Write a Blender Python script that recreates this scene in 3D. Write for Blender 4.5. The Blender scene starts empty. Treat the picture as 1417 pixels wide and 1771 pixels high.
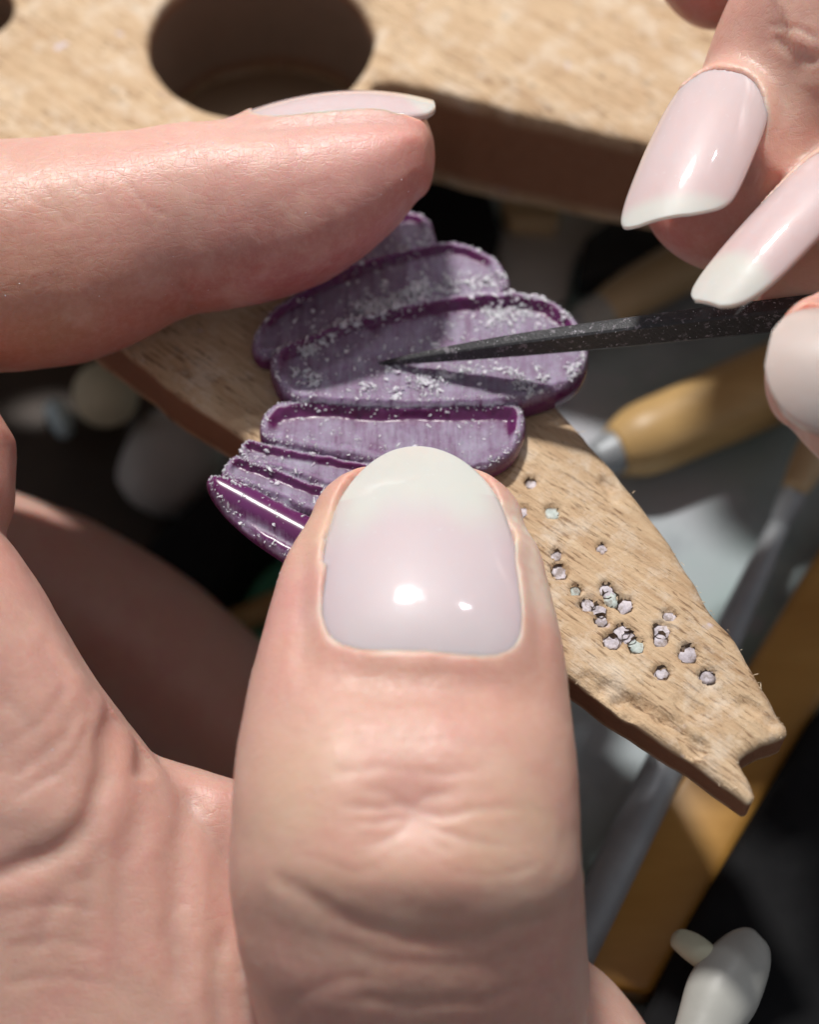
import bpy, bmesh, math
import numpy as np
from mathutils import Vector, Matrix

rng = np.random.default_rng(11)
scene = bpy.context.scene
S = 0.01                      # modelling is done in centimetres, the scene is in metres

# ------------------------------------------------------------------ camera
PITCH, DIST, VFOV = math.radians(58), 11.0, math.radians(34)
FWD = np.array([0, math.cos(PITCH), -math.sin(PITCH)])
RGT = np.array([1.0, 0, 0])
UPV = np.array([0, math.sin(PITCH), math.cos(PITCH)])
CAM = -DIST * FWD
FPX = 885.5 / math.tan(VFOV / 2)
cam_data = bpy.data.cameras.new('camera')
cam = bpy.data.objects.new('camera', cam_data)
scene.collection.objects.link(cam)
scene.camera = cam
cam.location = Vector(CAM * S)
cam.rotation_euler = (math.pi / 2 - PITCH, 0, 0)
cam_data.sensor_fit = 'VERTICAL'
cam_data.sensor_height = 24
cam_data.lens = 12 / math.tan(VFOV / 2)
cam_data.clip_start = 0.005
cam_data.clip_end = 20
cam_data.dof.use_dof = True
cam_data.dof.focus_distance = 10.6 * S
cam_data.dof.aperture_fstop = 13.5

# ------------------------------------------------------------------ light
world = bpy.data.worlds.new('World')
scene.world = world
world.use_nodes = True
world.node_tree.nodes['Background'].inputs[0].default_value = (0.92, 0.94, 1.0, 1)
world.node_tree.nodes['Background'].inputs[1].default_value = 0.30


def nrm0(v):
    v = np.asarray(v, float)
    return v / np.linalg.norm(v)


def lamp(name, direction, dist, size, power, col, size_y):
    ld = bpy.data.lights.new(name, 'AREA')
    ld.shape = 'ELLIPSE'
    ld.size = size * S
    ld.size_y = size_y * S
    ld.energy = power
    ld.color = col
    lo = bpy.data.objects.new(name, ld)
    scene.collection.objects.link(lo)
    d = np.array(direction, float)
    d /= np.linalg.norm(d)
    lo.location = Vector(d * dist * S)
    lo.rotation_euler = Vector(-d).to_track_quat('-Z', 'Y').to_euler()
    return lo


LAMP1 = nrm0((-0.12, 0.50, 0.86)) * 42
LAMP2 = nrm0((0.22, 0.44, 0.87)) * 50
lamp('desk_lamp', LAMP1, 42, 4.6, 2.0, (1.0, 0.965, 0.92), 2.2)
lamp('second_desk_lamp', LAMP2, 50, 1.5, 0.22, (0.95, 0.97, 1.0), 1.0)
scene.view_settings.view_transform = 'Standard'
scene.view_settings.look = 'None'
scene.view_settings.exposure = 0.0
scene.view_settings.gamma = 1.0
scene.view_settings.use_curve_mapping = False
scene.render.engine = 'CYCLES'
scene.cycles.use_denoising = True
scene.cycles.use_adaptive_sampling = True
scene.cycles.adaptive_threshold = 0.02
scene.cycles.max_bounces = 5
scene.cycles.diffuse_bounces = 3
scene.cycles.glossy_bounces = 2
scene.cycles.transmission_bounces = 3
scene.cycles.sample_clamp_indirect = 5

# ------------------------------------------------------------------ helpers
def nrm(v):
    v = np.asarray(v, float)
    return v / np.linalg.norm(v)


def P(px, py, d):
    return CAM + d * (FWD + (px - 708.5) / FPX * RGT - (py - 885.5) / FPX * UPV)


def PZ(px, py, z=0.0):
    r = FWD + (px - 708.5) / FPX * RGT - (py - 885.5) / FPX * UPV
    return CAM + (z - CAM[2]) / r[2] * r


def DZ(px, py, z):
    r = FWD + (px - 708.5) / FPX * RGT - (py - 885.5) / FPX * UPV
    return (z - CAM[2]) / r[2]


def project(v):
    q = v - CAM
    d = q @ FWD
    return 708.5 + FPX * (q @ RGT) / d, 885.5 - FPX * (q @ UPV) / d, d


def catmull(pts, n, closed=False):
    """resample control rows with a Catmull-Rom spline, n rows per span"""
    pts = np.asarray(pts, float)
    m = len(pts)
    out = []
    spans = m if closed else m - 1
    for i in range(spans):
        if closed:
            p0, p1, p2, p3 = pts[(i - 1) % m], pts[i], pts[(i + 1) % m], pts[(i + 2) % m]
        else:
            p0, p1, p2, p3 = pts[max(i - 1, 0)], pts[i], pts[i + 1], pts[min(i + 2, m - 1)]
        for k in range(n):
            t = k / n
            out.append(0.5 * ((2 * p1) + (-p0 + p2) * t + (2 * p0 - 5 * p1 + 4 * p2 - p3) * t ** 2
                              + (-p0 + 3 * p1 - 3 * p2 + p3) * t ** 3))
    if not closed:
        out.append(pts[-1])
    return np.array(out)


def poly_sdf(q, poly):
    """signed distance to a closed polygon, positive inside"""
    q = np.asarray(q, float)
    out = np.full(len(q), 1e9)
    ins = np.zeros(len(q), bool)
    n = len(poly)
    for i in range(n):
        a, b = poly[i], poly[(i + 1) % n]
        ab = b - a
        L = ab @ ab
        if L < 1e-14:
            continue
        t = np.clip(((q - a) @ ab) / L, 0, 1)
        dd = q - a - t[:, None] * ab
        out = np.minimum(out, (dd * dd).sum(1))
        c = (a[1] > q[:, 1]) != (b[1] > q[:, 1])
        with np.errstate(divide='ignore', invalid='ignore'):
            xi = (b[0] - a[0]) * (q[:, 1] - a[1]) / (b[1] - a[1]) + a[0]
        ins ^= c & (q[:, 0] < xi)
    return np.where(ins, 1, -1) * np.sqrt(out)


def bilinear(f, x0, y0, h, p):
    u = np.clip((p[:, 0] - x0) / h, 0, f.shape[1] - 1.001)
    v = np.clip((p[:, 1] - y0) / h, 0, f.shape[0] - 1.001)
    i, j = u.astype(int), v.astype(int)
    a, b = u - i, v - j
    return (f[j, i] * (1 - a) + f[j, i + 1] * a) * (1 - b) + (f[j + 1, i] * (1 - a) + f[j + 1, i + 1] * a) * b


def line_dist(q, line):
    """distance to an open polyline and the parameter 0..1 along it"""
    best = np.full(len(q), 1e9)
    par = np.zeros(len(q))
    n = len(line) - 1
    for i in range(n):
        a, b = line[i], line[i + 1]
        ab = b - a
        t = np.clip(((q - a) @ ab) / max(ab @ ab, 1e-12), 0, 1)
        dd = q - a - t[:, None] * ab
        d2 = (dd * dd).sum(1)
        m = d2 < best
        best[m] = d2[m]
        par[m] = (i + t[m]) / n
    return np.sqrt(best), par


def vnoise(p, scale, seed=0):
    """smooth value noise, any dimension, -1..1"""
    p = np.asarray(p, float) * scale
    i = np.floor(p).astype(np.int64)
    f = p - i
    f = f * f * (3 - 2 * f)
    dim = p.shape[1]
    out = np.zeros(len(p))
    primes = np.array([73856093, 19349663, 83492791], dtype=np.int64)
    for c in range(2 ** dim):
        o = np.array([(c >> k) & 1 for k in range(dim)])
        h = ((i + o) * primes[:dim]).sum(1) + seed * 1013904223
        h = (h ^ (h >> 13)) * 1274126177
        h = (h ^ (h >> 16)) & 0xffff
        w = np.ones(len(p))
        for k in range(dim):
            w = w * (f[:, k] if o[k] else 1 - f[:, k])
        out += w * (h / 32767.5 - 1)
    return out


def sstep(a, b, x):
    t = np.clip((x - a) / (b - a), 0, 1)
    return t * t * (3 - 2 * t)


def mesh_of(name, verts, faces):
    me = bpy.data.meshes.new(name)
    me.from_pydata((np.asarray(verts) * S).tolist(), [], [list(map(int, f)) for f in faces])
    me.update()
    return me


def fast_mesh(name, verts, quads):
    """quads: (n,4) or (n,3) int array"""
    quads = np.asarray(quads, np.int32)
    k = quads.shape[1]
    me = bpy.data.meshes.new(name)
    me.vertices.add(len(verts))
    me.vertices.foreach_set('co', (np.asarray(verts) * S).astype(np.float32).ravel())
    me.loops.add(quads.size)
    me.loops.foreach_set('vertex_index', quads.ravel())
    me.polygons.add(len(quads))
    me.polygons.foreach_set('loop_start', np.arange(len(quads), dtype=np.int32) * k)
    me.update(calc_edges=True)
    me.validate()
    return me


def link(name, me, mat, parent=None, smooth=True, origin=None):
    o = bpy.data.objects.new(name, me)
    scene.collection.objects.link(o)
    if mat:
        me.materials.clear()
        me.materials.append(mat)
    if smooth and len(me.polygons):
        me.polygons.foreach_set('use_smooth', np.ones(len(me.polygons), bool))
    if parent is not None:
        o.parent = parent
        o.matrix_parent_inverse = Matrix.Translation(-parent.location)
    return o


def tag(o, label=None, cat=None, group=None, kind=None):
    if label: o['label'] = label
    if cat: o['category'] = cat
    if group: o['group'] = group
    if kind: o['kind'] = kind
    return o


def empty(name, loc):
    o = bpy.data.objects.new(name, None)
    o.empty_display_size = 0.005
    scene.collection.objects.link(o)
    o.location = Vector(np.asarray(loc) * S)
    return o


def set_color(me, name, cols):
    a = me.attributes.new(name, 'FLOAT_COLOR', 'POINT')
    c = np.ones((len(me.vertices), 4), np.float32)
    c[:, :3] = cols
    a.data.foreach_set('color', c.ravel())


def set_float(me, name, vals):
    a = me.attributes.new(name, 'FLOAT', 'POINT')
    a.data.foreach_set('value', np.asarray(vals, np.float32))


def get_co(me):
    c = np.empty(len(me.vertices) * 3, np.float32)
    me.vertices.foreach_get('co', c)
    return c.reshape(-1, 3).astype(float) / S


def get_no(me):
    c = np.empty(len(me.vertices) * 3, np.float32)
    me.vertices.foreach_get('normal', c)
    return c.reshape(-1, 3).astype(float)


# ------------------------------------------------------------------ node helpers
class NT:
    def __init__(self, name):
        self.m = bpy.data.materials.new(name)
        self.m.use_nodes = True
        self.t = self.m.node_tree
        self.b = self.t.nodes['Principled BSDF']
        tc = self.t.nodes.new('ShaderNodeTexCoord')
        mp = self.t.nodes.new('ShaderNodeVectorMath')
        mp.operation = 'MULTIPLY'
        mp.inputs[1].default_value = (100, 100, 100)      # metres to centimetres
        self.t.links.new(tc.outputs['Object'], mp.inputs[0])
        self.co = mp.outputs[0]

    def n(self, kind, **kw):
        nd = self.t.nodes.new(kind)
        for k, v in kw.items():
            setattr(nd, k, v)
        return nd

    def put(self, sock, v):
        if isinstance(v, bpy.types.NodeSocket):
            self.t.links.new(v, sock)
        elif isinstance(v, (tuple, list)) and len(v) == 3 and sock.type == 'RGBA':
            sock.default_value = (*v, 1)
        else:
            sock.default_value = v

    def noise(self, scale, detail=3, rough=0.5, vec=None, dist=0):
        nd = self.n('ShaderNodeTexNoise')
        self.put(nd.inputs['Vector'], vec or self.co)
        nd.inputs['Scale'].default_value = scale
        nd.inputs['Detail'].default_value = detail
        nd.inputs['Roughness'].default_value = rough
        nd.inputs['Distortion'].default_value = dist
        return nd.outputs['Fac']

    def voronoi(self, scale, feature='F1', vec=None, out='Distance', rand=1.0):
        nd = self.n('ShaderNodeTexVoronoi', feature=feature)
        self.put(nd.inputs['Vector'], vec or self.co)
        nd.inputs['Scale'].default_value = scale
        nd.inputs['Randomness'].default_value = rand
        return nd.outputs[out]

    def mapping(self, rot=(0, 0, 0), scale=(1, 1, 1), vec=None):
        nd = self.n('ShaderNodeMapping')
        self.put(nd.inputs['Vector'], vec or self.co)
        nd.inputs['Rotation'].default_value = rot
        nd.inputs['Scale'].default_value = scale
        return nd.outputs[0]

    def ramp(self, fac, stops):
        nd = self.n('ShaderNodeValToRGB')
        self.put(nd.inputs[0], fac)
        e = nd.color_ramp.elements
        while len(e) < len(stops):
            e.new(0.5)
        for k, (p, c) in enumerate(stops):
            e[k].position = p
            e[k].color = (*c, 1) if isinstance(c, (tuple, list)) else (c, c, c, 1)
        return nd.outputs[0]

    def mix(self, fac, a, b, mode='MIX'):
        nd = self.n('ShaderNodeMix', data_type='RGBA', blend_type=mode)
        self.put(nd.inputs[0], fac)
        self.put(nd.inputs[6], a)
        self.put(nd.inputs[7], b)
        return nd.outputs[2]

    def math(self, op, a, b=0.0, clamp=False):
        nd = self.n('ShaderNodeMath', operation=op, use_clamp=clamp)
        self.put(nd.inputs[0], a)
        self.put(nd.inputs[1], b)
        return nd.outputs[0]

    def attr(self, name, out='Color'):
        nd = self.n('ShaderNodeAttribute', attribute_name=name)
        return nd.outputs[out]

    def bump(self, h, strength, dist_cm, prev=None):
        nd = self.n('ShaderNodeBump')
        self.put(nd.inputs['Height'], h)
        self.put(nd.inputs['Strength'], strength)
        nd.inputs['Distance'].default_value = dist_cm * S
        if prev is not None:
            self.put(nd.inputs['Normal'], prev)
        return nd.outputs[0]

    def set(self, **kw):
        names = {'color': 'Base Color', 'rough': 'Roughness', 'metal': 'Metallic', 'normal': 'Normal',
                 'sss': 'Subsurface Weight', 'sss_radius': 'Subsurface Radius', 'sss_scale': 'Subsurface Scale',
                 'spec': 'Specular IOR Level', 'coat': 'Coat Weight', 'coat_rough': 'Coat Roughness',
                 'sheen': 'Sheen Weight', 'trans': 'Transmission Weight', 'ior': 'IOR',
                 'coat_normal': 'Coat Normal'}
        for k, v in kw.items():
            self.put(self.b.inputs[names[k]], v)
        return self.m


# ------------------------------------------------------------------ materials
def mat_skin():
    t = NT('skin')
    col = t.attr('skin_color')
    mott = t.noise(1.7, 4, 0.6)
    col = t.mix(t.math('MULTIPLY', t.ramp(mott, [(0.42, 0.0), (0.68, 1.0)]), 0.42), col, (0.60, 0.28, 0.25))
    pale = t.noise(2.6, 4, 0.65, vec=t.mapping(rot=(0.5, 0.3, 0.2)))
    col = t.mix(t.math('MULTIPLY', t.ramp(pale, [(0.50, 0.0), (0.72, 1.0)]), 0.34), col, (0.70, 0.50, 0.405))
    fine = t.noise(20, 4, 0.7)
    col = t.mix(t.math('MULTIPLY', t.ramp(fine, [(0.42, 0.0), (0.70, 1.0)]), 0.22), col, (0.70, 0.47, 0.39))
    # thin crossing skin lines and pores
    l1 = t.noise(7.0, 2, 0.5, vec=t.mapping(scale=(0.8, 2.4, 1.8)), dist=0.3)
    l2 = t.noise(9.0, 2, 0.5, vec=t.mapping(rot=(0.3, 0.5, 0.8), scale=(2.2, 0.9, 1.3)), dist=0.3)
    r1 = t.ramp(l1, [(0.455, 1.0), (0.50, 0.0), (0.545, 1.0)])
    r2 = t.ramp(l2, [(0.46, 1.0), (0.50, 0.0), (0.54, 1.0)])
    hh = t.math('ADD', t.math('MULTIPLY', r1, 0.13), t.math('MULTIPLY', r2, 0.10))
    hh = t.math('ADD', hh, t.math('MULTIPLY', fine, 0.55))
    b = t.bump(hh, 0.42, 0.017)
    rough = t.math('ADD', t.math('MULTIPLY', fine, 0.36), 0.24)
    return t.set(color=col, rough=rough, normal=b, sss=1.0, sss_radius=(1.0, 0.32, 0.18), sss_scale=0.0017,
                 spec=0.40)


def mat_nail():
    t = NT('nail')
    col = t.attr('nail_color')
    n = t.noise(3.0, 4, 0.6)
    col = t.mix(t.math('MULTIPLY', t.ramp(n, [(0.40, 0.0), (0.70, 1.0)]), 0.16), col, (0.64, 0.58, 0.62))
    d = t.noise(26, 3, 0.6)
    col = t.mix(t.math('MULTIPLY', t.ramp(d, [(0.66, 0.0), (0.72, 1.0)]), 0.25), col, (0.74, 0.72, 0.72))
    b = t.bump(t.noise(2.2, 3, 0.5), 0.10, 0.06)
    b = t.bump(t.noise(1.0, 3, 0.5, vec=t.mapping(scale=(16, 1.2, 1.2))), 0.05, 0.02, b)
    rough = t.math('ADD', t.math('MULTIPLY', t.noise(14, 4, 0.7), 0.06), 0.03)
    return t.set(color=col, rough=0.42, spec=0.25, coat=1.0, coat_rough=rough, sss=0.8,
                 sss_radius=(1.0, 0.6, 0.5), sss_scale=0.0012, normal=b, coat_normal=b)


GRAIN = nrm((PZ(985, 1165) - PZ(420, 760))[:2])
GRAIN_ANG = math.atan2(GRAIN[1], GRAIN[0])


def mat_pin():
    t = NT('worn_beech')
    v = t.mapping(rot=(0, 0, -GRAIN_ANG))
    g1 = t.mapping(scale=(0.9, 9, 5), vec=v)
    g2 = t.mapping(scale=(3.2, 26, 10), vec=v)
    big = t.noise(1.0, 5, 0.6, vec=g1, dist=0.6)
    fin = t.noise(1.0, 5, 0.65, vec=g2, dist=0.3)
    col = t.ramp(big, [(0.25, (0.43, 0.265, 0.145)), (0.5, (0.58, 0.40, 0.245)), (0.78, (0.69, 0.51, 0.335))])
    col = t.mix(t.math('MULTIPLY', t.ramp(fin, [(0.42, 0.0), (0.66, 1.0)]), 0.42), col, (0.76, 0.60, 0.40))
    # short dark pore flecks
    fl = t.noise(1.0, 3, 0.6, vec=t.mapping(scale=(5.5, 46, 10), vec=v), dist=0.25)
    fl = t.math('ADD', fl, t.math('MULTIPLY', t.math('SUBTRACT', t.noise(1.4, 3, 0.6), 0.5), 0.35))
    col = t.mix(t.math('MULTIPLY', t.ramp(fl, [(0.58, 0.0), (0.66, 1.0)]), 0.70), col, (0.17, 0.085, 0.040))
    # pale rubbed dust and scuffs
    du = t.noise(3.0, 6, 0.75)
    col = t.mix(t.math('MULTIPLY', t.ramp(du, [(0.50, 0.0), (0.68, 1.0)]), 0.62), col, (0.80, 0.70, 0.58))
    # lilac wax dust pressed into the grain
    wx = t.noise(4.5, 3, 0.5)
    col = t.mix(t.math('MULTIPLY', t.ramp(wx, [(0.69, 0.0), (0.74, 1.0)]), 0.6), col, (0.66, 0.60, 0.72))
    gr = t.noise(5.5, 3, 0.5, vec=t.mapping(rot=(0.3, 0.2, 0.4)))
    col = t.mix(t.math('MULTIPLY', t.ramp(gr, [(0.68, 0.0), (0.76, 1.0)]), 0.5), col, (0.30, 0.25, 0.20))
    # saw-cut sides: darker, redder brown than the top
    side = t.math('MINIMUM', t.attr('side', 'Fac'), 1.0)
    col = t.mix(side, col, t.mix(fin, (0.24, 0.105, 0.055), (0.33, 0.155, 0.085)))
    bore_mask = t.math('SUBTRACT', t.attr('side', 'Fac'), 1.0, clamp=True)       # walls of the round holes take a separate brown
    col = t.mix(bore_mask, col, t.mix(fin, (0.22, 0.145, 0.10), (0.30, 0.20, 0.145)))
    b = t.bump(fin, 0.7, 0.035)
    b = t.bump(fl, -0.35, 0.03, b)
    b = t.bump(t.noise(26, 5, 0.75), 0.6, 0.020, b)
    return t.set(color=col, rough=0.62, normal=b, spec=0.3)


def mat_wax():
    t = NT('purple_wax')
    fr = t.attr('frost', 'Fac')
    sv = t.mapping(rot=(0, 0, 0.06), scale=(26, 2.6, 2))
    st = t.noise(1.0, 5, 0.7, vec=sv)
    fac = t.math('ADD', fr, t.math('MULTIPLY', t.math('SUBTRACT', st, 0.5), 1.6))
    cl = t.noise(9, 5, 0.7)
    fac = t.math('ADD', fac, t.math('MULTIPLY', t.math('SUBTRACT', cl, 0.5), 1.5))
    fac = t.math('MULTIPLY', fac, t.ramp(fr, [(0.02, 0.0), (0.25, 1.0)]), clamp=True)
    deep = t.mix(t.noise(2.5, 2), (0.120, 0.014, 0.072), (0.125, 0.030, 0.130))
    col = t.mix(fac, deep, t.mix(t.noise(5, 3), (0.215, 0.16, 0.255), (0.44, 0.40, 0.51)))
    sc = t.math('MULTIPLY', t.ramp(fr, [(0.3, 0.0), (0.8, 1.0)]), 0.9)
    b = t.bump(st, sc, 0.022)
    b = t.bump(t.noise(40, 4, 0.7), t.math('MULTIPLY', fr, 0.8), 0.015, b)
    b = t.bump(t.noise(7, 3, 0.6), t.math('ADD', t.math('MULTIPLY', fr, 0.25), 0.05), 0.03, b)
    rough = t.math('ADD', t.math('MULTIPLY', fac, 0.40), 0.26)
    return t.set(color=col, rough=rough, normal=b, sss=0.6, sss_radius=(1.0, 0.3, 0.85), sss_scale=0.0012,
                 spec=0.5)


def mat_shaving():
    t = NT('wax_shaving')
    col = t.mix(t.noise(30, 2), (0.62, 0.54, 0.68), (0.86, 0.82, 0.90))
    return t.set(color=col, rough=0.5, sss=0.5, sss_radius=(1.0, 0.6, 0.9), sss_scale=0.0006)


def mat_file():
    t = NT('file_steel')
    n = t.noise(30, 4, 0.7)
    col = t.mix(n, (0.020, 0.020, 0.022), (0.065, 0.065, 0.070))
    w = t.n('ShaderNodeTexWave', wave_type='BANDS', bands_direction='DIAGONAL')
    t.put(w.inputs['Vector'], t.co)
    w.inputs['Scale'].default_value = 14
    w.inputs['Distortion'].default_value = 0.4
    b = t.bump(w.outputs['Fac'], 0.15, 0.004)
    b = t.bump(t.noise(70, 3, 0.6), 0.6, 0.008, b)
    col = t.mix(t.math('MULTIPLY', t.ramp(t.noise(22, 4, 0.7), [(0.57, 0.0), (0.66, 1.0)]), 0.6), col, (0.34, 0.31, 0.35))
    return t.set(color=col, rough=0.5, metal=0.15, normal=b, spec=0.3)


def mat_simple(name, c0, c1, scale=1.5, rough=0.6, metal=0.0, bump=0.1, detail=4, spec=0.4, stretch=None):
    t = NT(name)
    v = t.mapping(scale=stretch) if stretch else None
    n = t.noise(scale, detail, 0.6, vec=v)
    col = t.mix(t.ramp(n, [(0.3, 0.0), (0.7, 1.0)]), c0, c1)
    return t.set(color=col, rough=rough, metal=metal, normal=t.bump(n, bump, 0.05), spec=spec)


def mat_tray():
    t = NT('tray_lining')
    n1 = t.noise(0.45, 3, 0.5)
    n2 = t.noise(0.8, 4, 0.6, vec=t.mapping(rot=(0, 0, 1.0)))
    col = t.ramp(n1, [(0.3, (0.28, 0.41, 0.38)), (0.5, (0.37, 0.43, 0.45)), (0.72, (0.46, 0.45, 0.50))])
    col = t.mix(t.math('MULTIPLY', t.ramp(n2, [(0.5, 0.0), (0.66, 1.0)]), 0.55), col, (0.13, 0.15, 0.19))
    n3 = t.noise(1.6, 4, 0.6)
    col = t.mix(t.math('MULTIPLY', t.ramp(n3, [(0.62, 0.0), (0.70, 1.0)]), 0.5), col, (0.50, 0.46, 0.55))
    return t.set(color=col, rough=0.7, normal=t.bump(n3, 0.2, 0.05))


M_SKIN, M_NAIL, M_PIN, M_WAX = mat_skin(), mat_nail(), mat_pin(), mat_wax()
M_SHAVE, M_FILE, M_TRAY = mat_shaving(), mat_file(), mat_tray()
M_DARKHOLE = mat_simple('dark_lip', (0.07, 0.05, 0.04), (0.22, 0.15, 0.10), 16, 0.8)
def mat_plug(name, c0, c1):
    t = NT(name)
    n = t.noise(16, 4, 0.7)
    col = t.mix(t.ramp(n, [(0.38, 0.0), (0.62, 1.0)]), c0, c1)
    col = t.mix(t.math('MULTIPLY', t.ramp(t.noise(11, 4, 0.7, vec=t.mapping(rot=(1, 0.4, 0))), [(0.48, 0.0), (0.62, 1.0)]), 0.75), col, (0.20, 0.15, 0.12))
    return t.set(color=col, rough=0.75, normal=t.bump(n, 0.5, 0.02))


M_PLUG = mat_plug('pale_wax_plug', (0.44, 0.40, 0.45), (0.68, 0.63, 0.68))
M_PLUG_G = mat_plug('green_wax_plug', (0.38, 0.45, 0.43), (0.58, 0.64, 0.62))
M_HANDLE = mat_simple('handle_wood', (0.42, 0.26, 0.10), (0.56, 0.37, 0.16), 1.2, 0.42, stretch=(0.6, 3, 3))
M_HANDLE_P = mat_simple('pale_handle_wood', (0.45, 0.32, 0.17), (0.56, 0.42, 0.25), 1.2, 0.5)
M_OCHRE = mat_simple('ochre_varnished_wood', (0.36, 0.175, 0.035), (0.47, 0.255, 0.065), 0.9, 0.4, stretch=(0.5, 2, 1))
M_STEEL = mat_simple('grey_steel', (0.26, 0.28, 0.30), (0.36, 0.38, 0.40), 2, 0.45, metal=0.2)
M_BLACK = mat_simple('black_rubber', (0.006, 0.006, 0.007), (0.012, 0.012, 0.013), 2, 0.85, spec=0.15)
M_WHITE = mat_simple('white_plastic', (0.34, 0.34, 0.315), (0.42, 0.42, 0.39), 2, 0.4)
M_GREEN = mat_simple('green_mat', (0.08, 0.34, 0.20), (0.12, 0.44, 0.27), 2, 0.6)
M_GREY = mat_simple('grey_putty', (0.30, 0.29, 0.28), (0.40, 0.39, 0.38), 1.5, 0.6)
M_OLIVE = mat_simple('pale_olive_plastic', (0.42, 0.41, 0.30), (0.52, 0.51, 0.38), 1.5, 0.6)
M_BROWN = mat_simple('dark_brown', (0.030, 0.021, 0.016), (0.055, 0.038, 0.028), 1.2, 0.6)
M_BENCH = mat_simple('dark_bench_wood', (0.50, 0.36, 0.25), (0.60, 0.44, 0.31), 1.0, 0.6, stretch=(0.5, 3, 1))
M_CLOTH = mat_simple('grey_cloth', (0.38, 0.38, 0.36), (0.52, 0.51, 0.49), 1.5, 0.8)
M_TRAY_D = mat_simple('dark_tray_floor', (0.06, 0.05, 0.045), (0.12, 0.11, 0.10), 1.0, 0.7)
M_SPLINT = mat_simple('wood_fibre', (0.52, 0.38, 0.24), (0.72, 0.60, 0.44), 8, 0.7)
M_BLUE = mat_simple('pale_blue_plastic', (0.40, 0.52, 0.56), (0.50, 0.60, 0.64), 1.5, 0.4)
M_CHARCOAL = mat_simple('charcoal_cloth', (0.015, 0.016, 0.018), (0.035, 0.037, 0.04), 2, 0.7)


# ------------------------------------------------------------------ slab builder (height field cut to an outline)
def slab(name, poly, holes, res, htop, hbot, rows=5, edge_round=0.03):
    poly = np.asarray(poly)
    x0, y0 = poly.min(0) - 2 * res
    x1, y1 = poly.max(0) + 2 * res
    nx, ny = int((x1 - x0) / res) + 1, int((y1 - y0) / res) + 1
    X, Y = np.meshgrid(x0 + np.arange(nx) * res, y0 + np.arange(ny) * res)
    q = np.stack([X.ravel(), Y.ravel()], 1)

    def exact(p):
        s = poly_sdf(p, poly)
        for h in holes:
            s = np.minimum(s, -poly_sdf(p, h))
        return s
    cs = 8 * res                                   # coarse field first, exact only near the outline
    cx, cy = np.arange(x0 - cs, x1 + 2 * cs, cs), np.arange(y0 - cs, y1 + 2 * cs, cs)
    CX, CY = np.meshgrid(cx, cy)
    cf = exact(np.stack([CX.ravel(), CY.ravel()], 1)).reshape(CX.shape)
    s = bilinear(cf, cx[0], cy[0], cs, q)
    nearm = np.abs(s) < 0.16
    s[nearm] = exact(q[nearm])
    field = s.reshape(ny, nx)

    def sdf(p):
        return bilinear(field, x0, y0, res, p)
    idx = np.arange(nx * ny).reshape(ny, nx)
    quads = np.stack([idx[:-1, :-1], idx[:-1, 1:], idx[1:, 1:], idx[1:, :-1]], -1).reshape(-1, 4)
    quads = quads[s[quads].mean(1) > 0]
    # snap the outline ring onto the real outline
    e = np.concatenate([quads[:, [0, 1]], quads[:, [1, 2]], quads[:, [2, 3]], quads[:, [3, 0]]])
    key = e.min(1).astype(np.int64) * (nx * ny) + e.max(1)
    u, first, cnt = np.unique(key, return_index=True, return_counts=True)
    be = e[first[cnt == 1]]
    bv = np.unique(be)
    for _ in range(3):
        p = q[bv]
        g = np.stack([sdf(p + [1e-3, 0]) - sdf(p - [1e-3, 0]), sdf(p + [0, 1e-3]) - sdf(p - [0, 1e-3])], 1) / 2e-3
        gn = np.maximum(np.linalg.norm(g, axis=1), 0.3)
        q[bv] = p - (sdf(p) / gn ** 2)[:, None] * g
    used = np.unique(quads)
    remap = -np.ones(nx * ny, int)
    remap[used] = np.arange(len(used))
    quads = remap[quads]
    be = remap[be]
    q = q[used]
    s = np.maximum(sdf(q), 0)
    zt = htop(q, s)
    zb = hbot(q)
    n = len(q)
    top = np.column_stack([q, zt])
    bot = np.column_stack([q, zb])
    verts = [top, bot]
    faces = [quads, quads[:, ::-1] + n]
    bvs = np.unique(be)
    bm_ = -np.ones(n, int)
    bm_[bvs] = np.arange(len(bvs))
    prev = None
    base = 2 * n
    ring_ids = [bvs]
    for r in range(1, rows):
        t = r / rows
        z = zt[bvs] * (1 - t) + zb[bvs] * t
        verts.append(np.column_stack([q[bvs], z]))
        ring_ids.append(base + np.arange(len(bvs)))
        base += len(bvs)
    ring_ids.append(bvs + n)
    for r in range(rows):
        a, b = ring_ids[r], ring_ids[r + 1]
        i, j = bm_[be[:, 0]], bm_[be[:, 1]]
        faces.append(np.stack([a[j], a[i], b[i], b[j]], 1))
    V = np.concatenate(verts)
    Fq = np.concatenate(faces)
    me = fast_mesh(name, V, Fq)
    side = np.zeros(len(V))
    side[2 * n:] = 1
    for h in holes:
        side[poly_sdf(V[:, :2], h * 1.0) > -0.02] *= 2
    return me, q, n, side


# ================================================================== TRAY AND BACKGROUND TOOLS
TZ = -4.3                                   # height of the tray under the pin


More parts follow.
